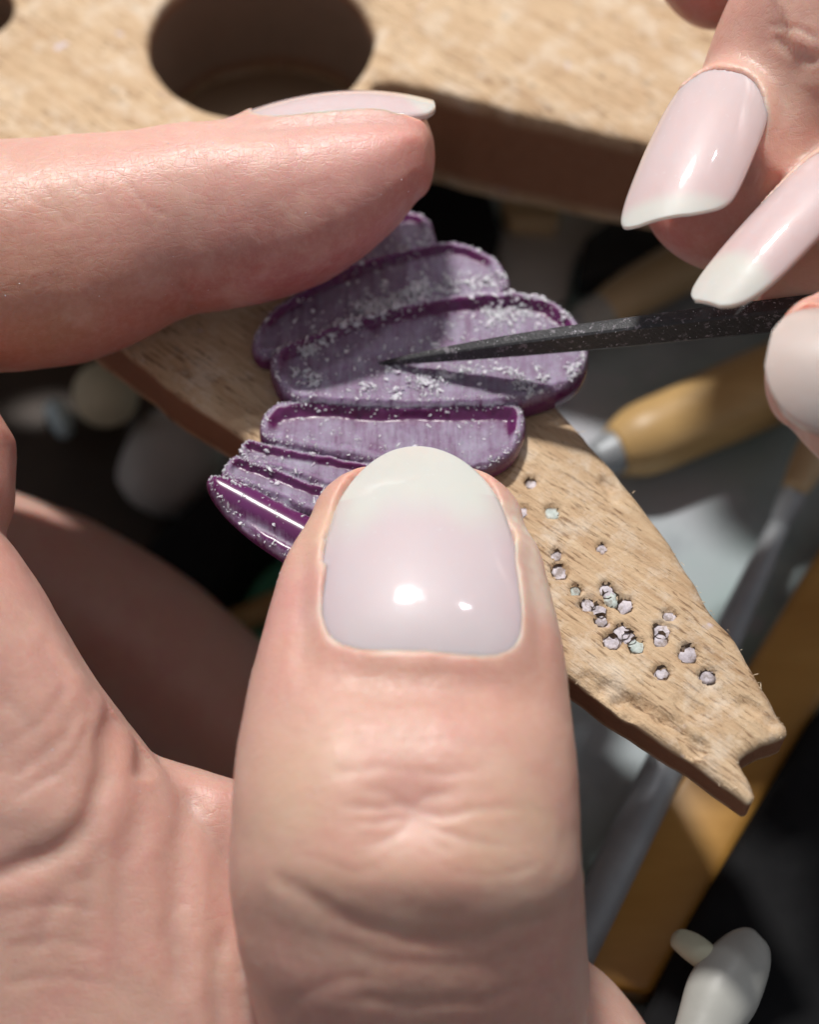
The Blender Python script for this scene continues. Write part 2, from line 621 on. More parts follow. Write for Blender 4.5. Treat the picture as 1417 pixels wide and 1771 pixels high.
def tube(name, pts, radii, mat, parent=None, seg=28, flat=1.0):
    """a round bar through world points with radii (turned handle, shaft)"""
    pts = np.asarray(pts, float)
    radii = np.asarray(radii, float) * (0.72 if TZ > -3 else 0.84)
    rows = catmull(np.column_stack([pts, radii]), 6)
    V, Fc = [], []
    for k in range(len(rows)):
        a, b = rows[max(k - 1, 0)][:3], rows[min(k + 1, len(rows) - 1)][:3]
        T = nrm(b - a)
        sidev = nrm(np.cross(T, [0, 0, 1.0]))
        upv = np.cross(sidev, T)
        for j in range(seg):
            w = 2 * math.pi * j / seg
            V.append(rows[k][:3] + rows[k][3] * (math.cos(w) * sidev + flat * math.sin(w) * upv))
    for k in range(len(rows) - 1):
        for j in range(seg):
            Fc.append([k * seg + j, k * seg + (j + 1) % seg, (k + 1) * seg + (j + 1) % seg, (k + 1) * seg + j])
    Fc.append(list(range(seg))[::-1])
    Fc.append([(len(rows) - 1) * seg + j for j in range(seg)])
    return link(name, mesh_of(name, V, Fc), mat, parent)


def block(name, poly_xy, z0, z1, mat, parent=None, bev=0.08, wob=0.0):
    bm = bmesh.new()
    vs = [bm.verts.new(Vector((p[0] * S, p[1] * S, z0 * S))) for p in poly_xy]
    f = bm.faces.new(vs)
    r = bmesh.ops.extrude_face_region(bm, geom=[f])
    for v in r['geom']:
        if isinstance(v, bmesh.types.BMVert):
            v.co.z = z1 * S
    bmesh.ops.bevel(bm, geom=list(bm.edges), offset=bev * S, segments=3, affect='EDGES', profile=0.6)
    bmesh.ops.recalc_face_normals(bm, faces=bm.faces)
    me = bpy.data.meshes.new(name)
    bm.to_mesh(me)
    bm.free()
    return link(name, me, mat, parent)


def poly_at(pixels, z):
    return [PZ(x, y, z)[:2] for x, y in pixels]


bm = bmesh.new()
bmesh.ops.create_grid(bm, x_segments=60, y_segments=60, size=0.40)
for v in bm.verts:
    v.co.z = TZ * S - 0.0006 + 0.0006 * math.sin(v.co.x * 70) * math.cos(v.co.y * 55)
me = bpy.data.meshes.new('workbench_tray')
bm.to_mesh(me)
bm.free()
tray = tag(link('workbench_tray', me, M_TRAY_D), kind='structure')
TZL, TZ = TZ, -2.45                          # the tool tray on the right stands higher
tag(block('tool_tray', poly_at([(690, -100), (690, 1500), (1000, 1830), (1150, 2100), (2000, 2100), (2000, -100)], TZ - .02), TZL + .05, TZ - .02, M_TRAY, bev=0.06), kind='structure')


# --- round wooden graver handle, right
hz = TZ + 0.36
root = tag(empty('graver', PZ(1062, 792, TZ)), 'turned honey-wood graver handle lying under the black file', 'graver')
tube('handle', [PZ(1066, 780, hz), PZ(1110, 762, hz), PZ(1190, 728, hz), PZ(1300, 680, hz), PZ(1420, 626, hz), PZ(1560, 565, hz)],
     [0.30, 0.42, 0.44, 0.47, 0.46, 0.36], M_HANDLE, root)
tube('ferrule', [PZ(1030, 796, hz), PZ(1052, 787, hz), PZ(1072, 778, hz)], [0.20, 0.24, 0.25], M_STEEL, root)
tube('blade', [PZ(900, 850, hz - .3), PZ(960, 825, hz - .15), PZ(1035, 794, hz)], [0.10, 0.16, 0.2], M_STEEL, root)

# --- second handle, behind the wax
root = tag(empty('burnisher', PZ(1000, 555, TZ)), 'pale wooden tool handle with whitish metal collar behind the wax', 'tool')
hz2 = TZ + 0.28
tube('handle', [PZ(1045, 540, hz2), PZ(1100, 505, hz2), PZ(1180, 462, hz2), PZ(1290, 405, hz2), PZ(1400, 350, hz2)],
     [0.25, 0.30, 0.33, 0.33, 0.28], M_HANDLE_P, root)
tube('collar', [PZ(1005, 562, hz2), PZ(1030, 548, hz2), PZ(1050, 537, hz2)], [0.22, 0.24, 0.25], M_WHITE, root)
tube('shank', [PZ(880, 632, hz2 - .3), PZ(950, 592, hz2 - .1), PZ(1010, 560, hz2)], [0.1, 0.14, 0.16], M_STEEL, root)

# --- thin scriber, right edge
root = tag(empty('scriber', PZ(1050, 1530, TZ)), 'long grey steel scriber with thin pale wood grip at right edge', 'scriber')
hz3 = TZ + 0.30
tube('grip', [PZ(1372, 852, hz3 + .2), PZ(1400, 800, hz3 + .2), PZ(1440, 725, hz3 + .2), PZ(1500, 620, hz3 + .2)], [0.14, 0.20, 0.22, 0.22], M_HANDLE_P, root)
tube('collar', [PZ(1350, 905, hz3), PZ(1365, 872, hz3 + .1), PZ(1378, 845, hz3 + .2)], [0.12, 0.15, 0.15], M_STEEL, root)
tube('shaft', [PZ(930, 1780, hz3), PZ(1130, 1370, hz3), PZ(1250, 1120, hz3), PZ(1352, 902, hz3)], [0.22, 0.22, 0.18, 0.12], M_STEEL, root)

# --- ochre wooden ruler
zr = TZ + 0.35
tag(block('wooden_ruler', poly_at([(1050, 1545), (1402, 975), (1520, 790), (1640, 850), (1417, 1222), (1200, 1592), (1130, 1720), (960, 1690)], zr), TZ + 0.01, zr, M_OCHRE),
    'broad ochre varnished wooden ruler running behind the pin tip', 'ruler')
# --- black pouch, lower right
zb_ = TZ + 0.55
tag(block('black_pouch', poly_at([(1425, 1206), (1192, 1592), (1090, 1800), (1080, 2000), (1750, 2000), (1800, 1206)], zb_), TZ + 0.015, zb_, M_BLACK, bev=0.15),
    'matte black tool pouch filling the lower right corner', 'pouch')
# --- white cap on the pouch
root = tag(empty('tube_of_paste', PZ(1250, 1700, zb_)), 'small white plastic squeeze tube lying on the black pouch', 'squeeze tube')
zc = zb_ + 0.28
tube('tube_body', [PZ(1312, 1618, zc), PZ(1306, 1624, zc), PZ(1286, 1656, zc), PZ(1252, 1715, zc), PZ(1224, 1775, zc), PZ(1185, 1880, zc)], [0.02, 0.16, 0.27, 0.33, 0.28, 0.22], M_WHITE, root, flat=0.8)
tube('cap', [PZ(1163, 1618, zc), PZ(1170, 1622, zc), PZ(1195, 1636, zc), PZ(1222, 1656, zc), PZ(1250, 1680, zc)], [0.02, 0.09, 0.13, 0.13, 0.11], M_OLIVE, root)

# --- left: things below the hand
TZ_R, TZ = TZ, TZL
tag(block('green_mat', poly_at([(330, 1090), (450, 900), (640, 800), (720, 1000), (560, 1120)], TZ + .3), TZ + .02, TZ + .3, M_GREEN),
    'dark green cutting mat corner in the gap left of the thumb', 'mat')
root = tag(empty('wooden_stick', PZ(360, 1090, TZ)), 'thin brown wooden stick lying on the green mat', 'stick')
tube('shaft', [PZ(340, 1108, TZ + .55), PZ(420, 1070, TZ + .55), PZ(560, 1010, TZ + .55)], [0.13, 0.15, 0.14], M_HANDLE, root)
tube('tip', [PZ(300, 1125, TZ + .5), PZ(320, 1117, TZ + .53), PZ(342, 1107, TZ + .55)], [0.02, 0.07, 0.13], M_BROWN, root)
tag(block('black_case', poly_at([(225, 960), (345, 840), (480, 760), (620, 800), (440, 900), (345, 1060), (240, 1060)], TZ + 1.2), TZ + .03, TZ + 1.2, M_BLACK, bev=0.2),
    'black case between the grey lump and the green mat', 'case')
gl = []
root = tag(empty('putty_lump', PZ(290, 800, TZ)), 'rounded grey putty lump below the pin edge at left', 'putty')
tube('body', [PZ(330, 735, TZ + .9), PZ(318, 760, TZ + .9), PZ(290, 810, TZ + .9), PZ(262, 858, TZ + .9), PZ(250, 880, TZ + .85)], [0.32, 0.48, 0.52, 0.42, 0.18], M_GREY, root)
tube('pinched_end', [PZ(350, 700, TZ + .9), PZ(342, 715, TZ + .9), PZ(330, 738, TZ + .9)], [0.14, 0.24, 0.32], M_GREY, root)
tag(block('shade_sheet', poly_at([(-150, 560), (120, 560), (240, 700), (330, 860), (250, 1000), (60, 1120), (-250, 1000)], TZ + .6), TZ + .03, TZ + .6, M_BROWN, bev=0.2),  # added sheet: the shade of the left gap is put into its colour
    'dark brown sheet added for the shade under the left hand', 'sheet')
root = tag(empty('olive_pot', PZ(170, 700, TZ)), 'small pale olive pot under the pin edge near the index finger', 'pot')
tube('pot_body', [PZ(175, 690, TZ + .6), PZ(178, 686, TZ + 1.1), PZ(182, 682, TZ + 1.5)], [0.30, 0.33, 0.32], M_OLIVE, root)
tube('rim', [PZ(182, 682, TZ + 1.48), PZ(182.5, 681.5, TZ + 1.62)], [0.35, 0.35], M_OLIVE, root)
root = tag(empty('bead', PZ(100, 725, TZ)), 'pale blue bead lying on the dark brown sheet', 'bead')
tube('bead_body', [PZ(84, 732, TZ + .95), PZ(90, 729, TZ + .95), PZ(102, 724, TZ + .95), PZ(114, 719, TZ + .95), PZ(119, 717, TZ + .95)], [0.08, 0.19, 0.23, 0.19, 0.08], M_BLUE, root)
tube('bore', [PZ(80, 734, TZ + .95), PZ(100, 725, TZ + .95), PZ(123, 715, TZ + .95)], [0.06, 0.06, 0.06], M_BLACK, root)

# --- bench front the pin is fixed to, seen through the hole
tag(block('wooden_bench', poly_at([(-700, 240), (640, 240), (640, -700), (-700, -700)], -1.75), TZ + .03, -1.75, M_BENCH, bev=0.1),
    'dark brown wooden bench seen through the round hole of the pin', 'bench')
# --- under the notch
TZ = TZ_R
tag(block('black_box', poly_at([(690, 280), (850, 330), (870, 400), (780, 470), (660, 450)], TZ + .4), TZ + .01, TZ + .4, M_BLACK, bev=0.1),
    'black box in the notch right of the index fingertip', 'box')
tag(block('wood_offcut', poly_at([(865, 330), (975, 340), (965, 385), (880, 380)], TZ + .4), TZ + .01, TZ + .4, M_HANDLE_P, bev=0.06),
    'small pale wood offcut under the far notch wall', 'offcut')
tag(block('grey_cloth', poly_at([(850, 395), (960, 380), (1060, 320), (1080, 380), (1000, 440), (980, 520), (880, 540)], TZ + .2), TZ + .01, TZ + .2, M_CLOTH, bev=0.08),
    'grey polishing cloth seen through the notch above the wax', 'cloth')
tag(block('charcoal_block', poly_at([(1010, 410), (1120, 330), (1240, 300), (1220, 400), (1080, 470), (1000, 480)], TZ + .35), TZ + .01, TZ + .35, M_CHARCOAL, bev=0.08),
    'dark charcoal block behind the pale tool handle', 'block')

# ================================================================== BENCH PIN
pin_px = [(1300, 1389), (1309, 1378), (1300, 1350), (1288, 1328), (1281, 1312), (1296, 1300), (1322, 1286), (1345, 1277), (1363, 1269),
          (1361, 1256), (1345, 1236), (1333, 1213), (1310, 1180), (1292, 1142), (1262, 1090), (1232, 1052), (1200, 998), (1160, 938), (1112, 870),
          (1075, 826), (1050, 800), (1010, 752), (975, 715), (940, 672), (860, 575), (790, 490), (735, 430), (690, 385), (652, 320), (628, 240),
          (632, 172), (645, 136), (690, 138), (760, 152), (815, 170), (870, 184), (935, 196), (1000, 213), (1060, 228), (1120, 242), (1260, 275), (1450, 320), (1750, 390),
          (1750, -420), (-560, -420), (-560, 0), (-230, 262), (0, 436), (110, 519), (215, 600), (320, 684), (425, 761), (560, 858), (700, 958), (850, 1067), (985, 1167),
          (1040, 1206), (1100, 1246), (1150, 1283), (1200, 1316), (1250, 1354)]
pin_poly = np.array([PZ(x, y)[:2] for x, y in pin_px])
# densify so that the worn outline can wobble
dp = []
for i in range(len(pin_poly)):
    a, b = pin_poly[i], pin_poly[(i + 1) % len(pin_poly)]
    k = max(1, int(np.linalg.norm(b - a) / 0.06))
    for j in range(k):
        dp.append(a + (b - a) * j / k)
dp = np.array(dp)
nw = np.column_stack([vnoise(dp, 3.0, 5), vnoise(dp, 3.0, 6)]) * 0.014 + np.column_stack([vnoise(dp, 9.0, 7), vnoise(dp, 9.0, 8)]) * 0.009
pin_poly = dp + nw


def ell_hole(cx, cy, rx_px):
    c = PZ(cx, cy)[:2]
    r = rx_px * DZ(cx, cy, 0) / FPX
    a = np.linspace(0, 2 * math.pi, 90, endpoint=False)
    return np.column_stack([c[0] + r * np.cos(a), c[1] + r * np.sin(a)])


hole1 = ell_hole(450, 62, 196)
hole1 = hole1 + 0.018 * np.column_stack([vnoise(hole1, 4, 3), vnoise(hole1, 4, 4)])
hole2 = ell_hole(-62, 12, 84)

# drilled dots: pixel centre, radius in pixels, green?
dots = [(920, 833, 12, 0), (903, 882, 11, 0), (955, 883, 14, 1), (1042, 945, 12, 0), (963, 957, 12, 0), (969, 986, 12, 0), (996, 1018, 12, 1),
        (1050, 1018, 15, 0), (1058, 1032, 13, 1), (1083, 1045, 13, 0), (1018, 1043, 14, 0), (1038, 1052, 13, 0), (1041, 1070, 11, 0),
        (1160, 1063, 13, 0), (1077, 1090, 16, 0), (1060, 1108, 12, 0), (1103, 1114, 13, 1), (1090, 1100, 12, 0), (1147, 1088, 13, 0), (1145, 1105, 13, 0),
        (1192, 1129, 14, 0), (1147, 1161, 13, 0), (1226, 1168, 13, 0)]
dot_w = np.array([PZ(x, y)[:2] for x, y, r, g in dots])
dot_r = np.array([r * DZ(x, y, 0) / FPX for x, y, r, g in dots]) * rng.uniform(0.85, 1.25, len(dots))
chips = [(1090, 1225, 26, .05), (1130, 1235, 22, .04), (1165, 1255, 24, .05), (1200, 1290, 26, .05), (1060, 1195, 24, .04), (1025, 1180, 22, .03),
         (1240, 1200, 26, .02), (1215, 1235, 20, .015), (1300, 1225, 22, .03), (1060, 860, 14, .03), (1050, 835, 14, .04), (1330, 1250, 14, .03),
         (1190, 1225, 25, .02), (1110, 1215, 18, .04)]


def pin_top(q, s):
    z = np.zeros(len(q))
    z -= 0.030 * np.exp(-(s / 0.024) ** 1.2)                    # worn arris
    g = np.column_stack([q @ GRAIN, q @ np.array([-GRAIN[1], GRAIN[0]])])
    z += 0.006 * vnoise(g * [0.8, 4], 2.0, 21) + 0.004 * vnoise(g * [1, 6], 5.0, 22)
    # rounded-over near left edge at the tip
    wz = sstep(2.2, -1.2, -(q[:, 0] - 1.0)) * 0 + 1
    z -= 0.030 * np.exp(-(s / 0.12) ** 2) * (0.5 + 0.5 * vnoise(q, 3.2, 23)) * wz
    for x, y, r, dpt in chips:
        c = PZ(x, y)[:2]
        rr = r * DZ(x, y, 0) / FPX
        dd = q - c
        dd = dd @ np.array([[GRAIN[0], -GRAIN[1]], [GRAIN[1], GRAIN[0]]])
        rad = np.sqrt((dd[:, 0] / 1.3) ** 2 + (dd[:, 1] / 0.8) ** 2) / rr
        z -= dpt * sstep(1.05, 0.6, rad + 0.25 * vnoise(q, 9, 31))
    for c, r in zip(dot_w, dot_r):
        rad = np.linalg.norm(q - c, axis=1) / r
        z -= 0.06 * sstep(1.15, 0.85, rad + 0.22 * vnoise(q, 12, 33))
    return z


def pin_bot(q):
    return -np.interp(q[:, 1], [-2.2, 1.36, 3.73, 8], [0.24, 0.50, 1.05, 1.5])


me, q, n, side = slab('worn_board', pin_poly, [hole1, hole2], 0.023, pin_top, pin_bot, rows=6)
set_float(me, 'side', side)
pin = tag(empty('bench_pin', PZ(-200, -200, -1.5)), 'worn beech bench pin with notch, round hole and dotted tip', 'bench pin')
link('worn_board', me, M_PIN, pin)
for k, ((x, y, r, g), c, rr) in enumerate(zip(dots, dot_w, dot_r)):
    m_ = 14
    a = np.linspace(0, 2 * math.pi, m_, endpoint=False)
    lob = rng.random() * 6.28
    jit = 1.08 + 0.15 * rng.standard_normal(m_) + 0.22 * np.cos(2 * (a - lob))
    V = [[c[0], c[1], -0.033]]
    for ring, zz in ((0.5, -0.034), (0.92, -0.036), (1.0, -0.085)):
        for j in range(m_):
            V.append([c[0] + rr * ring * jit[j] * math.cos(a[j]), c[1] + rr * ring * jit[j] * math.sin(a[j]),
                      zz + 0.001 * rng.standard_normal()])
    Fc = [[0, 1 + j, 1 + (j + 1) % m_] for j in range(m_)]
    for ri in range(2):
        o0, o1 = 1 + ri * m_, 1 + (ri + 1) * m_
        Fc += [[o0 + j, o1 + j, o1 + (j + 1) % m_, o0 + (j + 1) % m_] for j in range(m_)]
    link('wax_plug', mesh_of('wax_plug', V, Fc), M_PLUG_G if g else M_PLUG, pin)
    # dark brown lip of the drilled hole, fuller at far left
    V = []
    for ring, zz in ((0.84, -0.048), (1.00, -0.026), (1.08 + 0.08 * rng.random(), -0.012)):
        for j in range(m_):
            w = 1 + 0.10 * rng.standard_normal()
            V.append([c[0] + rr * ring * w * math.cos(a[j]), c[1] + rr * ring * w * math.sin(a[j]), zz])
    Fc = []
    for ri in range(2):
        Fc += [[ri * m_ + j, (ri + 1) * m_ + j, (ri + 1) * m_ + (j + 1) % m_, ri * m_ + (j + 1) % m_] for j in range(m_)
               if (ri == 0 and rng.random() < 0.85) or (ri == 1 and math.sin(a[j]) - 0.5 * math.cos(a[j]) > 0.1 and rng.random() < 0.6)]
    link('hole_lip', mesh_of('hole_lip', V, Fc), M_DARKHOLE, pin)

V, Fc = [], []
ed = pin_poly
for _ in range(220):
    k = rng.integers(0, len(ed))
    p0, p1 = ed[k], ed[(k + 1) % len(ed)]
    if p0[1] > 2.6 or np.linalg.norm(p1 - p0) < 1e-4:
        continue
    tn = nrm(p1 - p0)
    base = np.array([*(p0 + (p1 - p0) * rng.random() - 0.0 * tn), -0.015 - 0.02 * rng.random()])
    dr = nrm(np.array([tn[1], -tn[0], 0]) * (0.2 + rng.random()) * (1 if rng.random() < .5 else -1) + np.array([*GRAIN, 0]) * rng.standard_normal() * 0.9 + [0, 0, 0.55 * rng.random()])
    ln, wd_ = 0.015 + 0.045 * rng.random() ** 2.5, 0.002 + 0.0025 * rng.random()
    sd_ = nrm(np.cross(dr, [0.2, 0.1, 1.0])) * wd_
    o = len(V)
    mid = base + dr * ln * 0.6 + rng.standard_normal(3) * ln * 0.12
    V += [base - sd_, base + sd_, mid + sd_ * .7, mid - sd_ * .7, base + dr * ln, base + [0, 0, wd_ * 1.5]]
    Fc += [[o, o + 1, o + 2, o + 3], [o + 3, o + 2, o + 4], [o, o + 5, o + 3], [o + 1, o + 2, o + 5], [o + 5, o + 2, o + 3]]
tag(link('splinters', mesh_of('splinters', V, Fc), M_SPLINT, pin, smooth=False), kind='stuff')

# ================================================================== WAX CARVING
lobes_px = {
    'A': (0.17, [(590, 430), (640, 385), (690, 366), (735, 372), (748, 395), (745, 425), (660, 455), (580, 470)]),
    'B': (0.20, [(440, 575), (480, 525), (560, 475), (640, 440), (740, 420), (800, 418), (850, 440), (878, 475), (874, 502), (840, 512), (740, 528), (620, 560), (520, 600), (450, 610)]),
    'C': (0.25, [(470, 632), (472, 605), (500, 585), (560, 560), (650, 533), (760, 512), (850, 502), (905, 503), (960, 520), (1000, 555), (1016, 600), (1005, 642), (960, 672), (880, 693), (760, 699), (620, 697), (530, 690), (488, 670)]),
    'D': (0.20, [(452, 742), (455, 716), (480, 695), (540, 690), (700, 697), (860, 694), (898, 700), (907, 730), (892, 772), (860, 797), (810, 808), (700, 802), (600, 787), (500, 768), (460, 757)]),
    'E': (0.19, [(415, 778), (428, 758), (470, 765), (600, 792), (740, 812), (760, 860), (600, 845), (500, 815), (430, 798)]),
    'F': (0.18, [(385, 810), (408, 785), (450, 798), (560, 838), (700, 880), (690, 930), (560, 890), (450, 845), (395, 828)]),
    'G': (0.17, [(360, 832), (372, 821), (420, 830), (520, 878), (680, 930), (660, 1010), (560, 990), (498, 958), (430, 912), (383, 868)]),
}
LOB = []
for k, (zt, px) in lobes_px.items():
    c = catmull([PZ(x, y, zt)[:2] for x, y in px], 8, closed=True)
    LOB.append((k, zt, c))
allp = np.concatenate([c for _, _, c in LOB])


WG = 0.0105
WX0, WY0 = allp.min(0) - 0.08
WX1, WY1 = allp.max(0) + 0.08
_gx, _gy = np.arange(WX0, WX1, WG), np.arange(WY0, WY1, WG)
_X, _Y = np.meshgrid(_gx, _gy)
_q = np.stack([_X.ravel(), _Y.ravel()], 1)
LOBF = [poly_sdf(_q, c).reshape(_X.shape) for _, _, c in LOB]


def lobes_sdf(q):
    return np.stack([bilinear(f, WX0, WY0, WG, q) for f in LOBF])


def wax_height(q, sds):
    frost = np.zeros(len(q))
    z = np.full(len(q), 0.0)
    pick = sds.argmax(0)
    for i, (k, zt, c) in enumerate(LOB):
        m = pick == i
        if not m.any():
            continue
        p = q[m]
        s = sds[i][m] + 0.012 * vnoise(p, 6, 40 + i) + 0.009 * vnoise(p, 17, 60 + i) + 0.004 * vnoise(p, 40, 65 + i)
        # long axis of the lobe and the far/near coordinate across it
        cc = c - c.mean(0)
        w, ev = np.linalg.eigh(cc.T @ cc)
        ax = ev[:, 0]
        if ax[1] < 0:
            ax = -ax
        half = (np.abs(cc @ ax)).max()
        t = ((p - c.mean(0)) @ ax) / half                       # +1 far, -1 near
        deep = {'A': .05, 'B': .075, 'C': .095, 'D': .085, 'E': .08, 'F': .08, 'G': .05}[k]
        rim = {'C': .036, 'D': .036, 'B': .034, 'A': .034}.get(k, .022)
        run = {'C': .065, 'D': .07, 'B': .05, 'A': .05}.get(k, .045)
        pit = sstep(rim, rim + run, s)
        floor = deep * (0.50 + 0.50 * t)
        floor = np.maximum(floor, 0.012)
        zz = zt - pit * floor
        zz -= 0.03 * np.exp(-np.maximum(s, 0) / 0.012)          # soft outer edge
        zz += 0.008 * vnoise(p, 3.2, 80 + i) + 0.004 * vnoise(p, 14, 90 + i) + 0.0022 * vnoise(p * [3.0, 0.5], 14, 95 + i) * pit
        wall = np.exp(-((s - rim - run * 0.55) / (run * 0.62)) ** 2) * sstep(-0.15, 0.25, t)
        fr = 0.72 - 1.0 * wall
        fr = np.where(s < rim, 0.50 + 0.5 * np.exp(-((s - rim * 0.85) / 0.012) ** 2), fr)
        if k in 'EFG':
            wall = sstep(0.05, 0.35, t) * sstep(rim * 0.7, rim * 1.4, s)
            fr = 0.75 - 0.95 * wall
        if k == 'G':
            ridge = np.exp(-((t + 0.05) / 0.30) ** 2)
            zz = zt - 0.045 + 0.065 * np.exp(-((t - 0.1) / 0.42) ** 2) + 0.004 * vnoise(p, 2.2, 80 + i)
            zz -= 0.03 * np.exp(-np.maximum(s, 0) / 0.012)
            fr = 0.02 + 0.55 * np.exp(-((t + 0.80) / 0.14) ** 2) + 0.55 * np.exp(-((t + 0.30) / 0.10) ** 2) * (0.6 + 0.5 * vnoise(p, 9, 99)) + 0.3 * (s < rim)
            zz -= 0.022 * np.exp(-((t + 0.30) / 0.10) ** 2)
        if k == 'D':
            fr = fr * 0.95
        z[m] = zz
        frost[m] = fr
    return z, np.clip(frost, 0, 1)


res = 0.0105
x0, y0 = allp.min(0) - 0.05
x1, y1 = allp.max(0) + 0.05
gx, gy = np.arange(x0, x1, res), np.arange(y0, y1, res)
X, Y = np.meshgrid(gx, gy)
qg = np.stack([X.ravel(), Y.ravel()], 1)


class WaxS:
    pass


# outline of the union, cut with the same slab routine
def slab_union(name, sdf, bounds, res, htop, zbot, rows):
    q = qg.copy()
    s = sdf(q)
    ny, nx = X.shape
    idx = np.arange(nx * ny).reshape(ny, nx)
    quads = np.stack([idx[:-1, :-1], idx[:-1, 1:], idx[1:, 1:], idx[1:, :-1]], -1).reshape(-1, 4)
    quads = quads[s[quads].mean(1) > 0]
    e = np.concatenate([quads[:, [0, 1]], quads[:, [1, 2]], quads[:, [2, 3]], quads[:, [3, 0]]])
    key = e.min(1).astype(np.int64) * (nx * ny) + e.max(1)
    u, first, cnt = np.unique(key, return_index=True, return_counts=True)
    be = e[first[cnt == 1]]
    bv = np.unique(be)
    for _ in range(2):
        p = q[bv]
        g = np.stack([sdf(p + [1e-3, 0]) - sdf(p - [1e-3, 0]), sdf(p + [0, 1e-3]) - sdf(p - [0, 1e-3])], 1) / 2e-3
        gn = np.maximum(np.linalg.norm(g, axis=1), 0.3)
        q[bv] = p - (sdf(p) / gn ** 2)[:, None] * g
    used = np.unique(quads)
    remap = -np.ones(nx * ny, int)
    remap[used] = np.arange(len(used))
    quads, be, q = remap[quads], remap[be], q[used]
    zt, fr = htop(q)
    n = len(q)
    bvs = np.unique(be)
    bm_ = -np.ones(n, int)
    bm_[bvs] = np.arange(len(bvs))
    cen = q.mean(0)
    verts = [np.column_stack([q, zt]), np.column_stack([q, np.full(n, zbot)])]
    faces = [quads, quads[:, ::-1] + n]
    g = np.stack([sdf(q[bvs] + [2e-3, 0]) - sdf(q[bvs] - [2e-3, 0]), sdf(q[bvs] + [0, 2e-3]) - sdf(q[bvs] - [0, 2e-3])], 1)
    g /= np.maximum(np.linalg.norm(g, axis=1), 1e-6)[:, None]
    ids = [bvs]
    base = 2 * n
    frs = [fr, np.zeros(n)]
    for r in range(1, rows):
        t = r / rows
        out = 0.018 * math.sin(t * math.pi)
        verts.append(np.column_stack([q[bvs] - g * out, zt[bvs] * (1 - t) + zbot * t]))
        frs.append(np.full(len(bvs), max(0.0, 0.35 - 0.9 * t)))
        ids.append(base + np.arange(len(bvs)))
        base += len(bvs)
    ids.append(bvs + n)
    i, j = bm_[be[:, 0]], bm_[be[:, 1]]
    for r in range(rows):
        a, b = ids[r], ids[r + 1]
        faces.append(np.stack([a[j], a[i], b[i], b[j]], 1))
    me = fast_mesh(name, np.concatenate(verts), np.concatenate(faces))
    set_float(me, 'frost', np.concatenate(frs))
    return me, q, zt, fr


wax_me, wq, wz, wfr = slab_union('wax_carving', lambda p: lobes_sdf(p).max(0), None, res,
                                 lambda p: wax_height(p, lobes_sdf(p)), 0.012, 5)
wax = tag(link('wax_carving', wax_me, M_WAX), 'translucent purple wax carving of stacked scalloped lobes on the pin', 'wax carving')


def wax_z(q):
    sd = lobes_sdf(q)
    z, f = wax_height(q, sd)
    return z, sd.max(0), f, sd


# ================================================================== NEEDLE FILE
f_tip = PZ(656, 629, 0.20)
f_end = P(1600, 528, DZ(1600, 528, 1.25))
fdir = nrm(f_end - f_tip)
flen = np.linalg.norm(f_end - f_tip)
fside = nrm(np.cross(fdir, [0, 0, 1.0]))           # toward camera (-y) or away
if fside[1] > 0:
    fside = -fside
fup = np.cross(fdir, fside)
if fup[2] < 0:
    fup = -fup
V, Fc = [], []
stn = np.concatenate([np.linspace(0, 0.25, 14), np.linspace(0.27, 1, 40)])
prof = [(-1, 0.0), (-0.93, -0.6), (-0.55, -1.0), (0.55, -1.0), (0.95, -0.75), (1.0, -0.35), (1.0, 0.75), (0.9, 1.0), (-0.55, 1.0), (-0.93, 0.6)]
for t in stn:
    hh = 0.010 + 0.118 * (1 - math.exp(-3.6 * t))
    ww = 0.010 + 0.060 * (1 - math.exp(-3.6 * t))
    c = f_tip + fdir * flen * t + fup * (0.45 * hh - 0.005)
    for (a, b) in prof:
        V.append(c + fup * hh * a + fside * ww * b)
m_ = len(prof)
for k in range(len(stn) - 1):
    for j in range(m_):
        Fc.append([k * m_ + j, k * m_ + (j + 1) % m_, (k + 1) * m_ + (j + 1) % m_, (k + 1) * m_ + j])
Fc.append(list(range(m_))[::-1])
Fc.append([(len(stn) - 1) * m_ + j for j in range(m_)])
fme = mesh_of('needle_file', V, Fc)
nf = tag(link('needle_file', fme, M_FILE, smooth=False), 'slim black steel needle file resting its point on the purple wax', 'file')


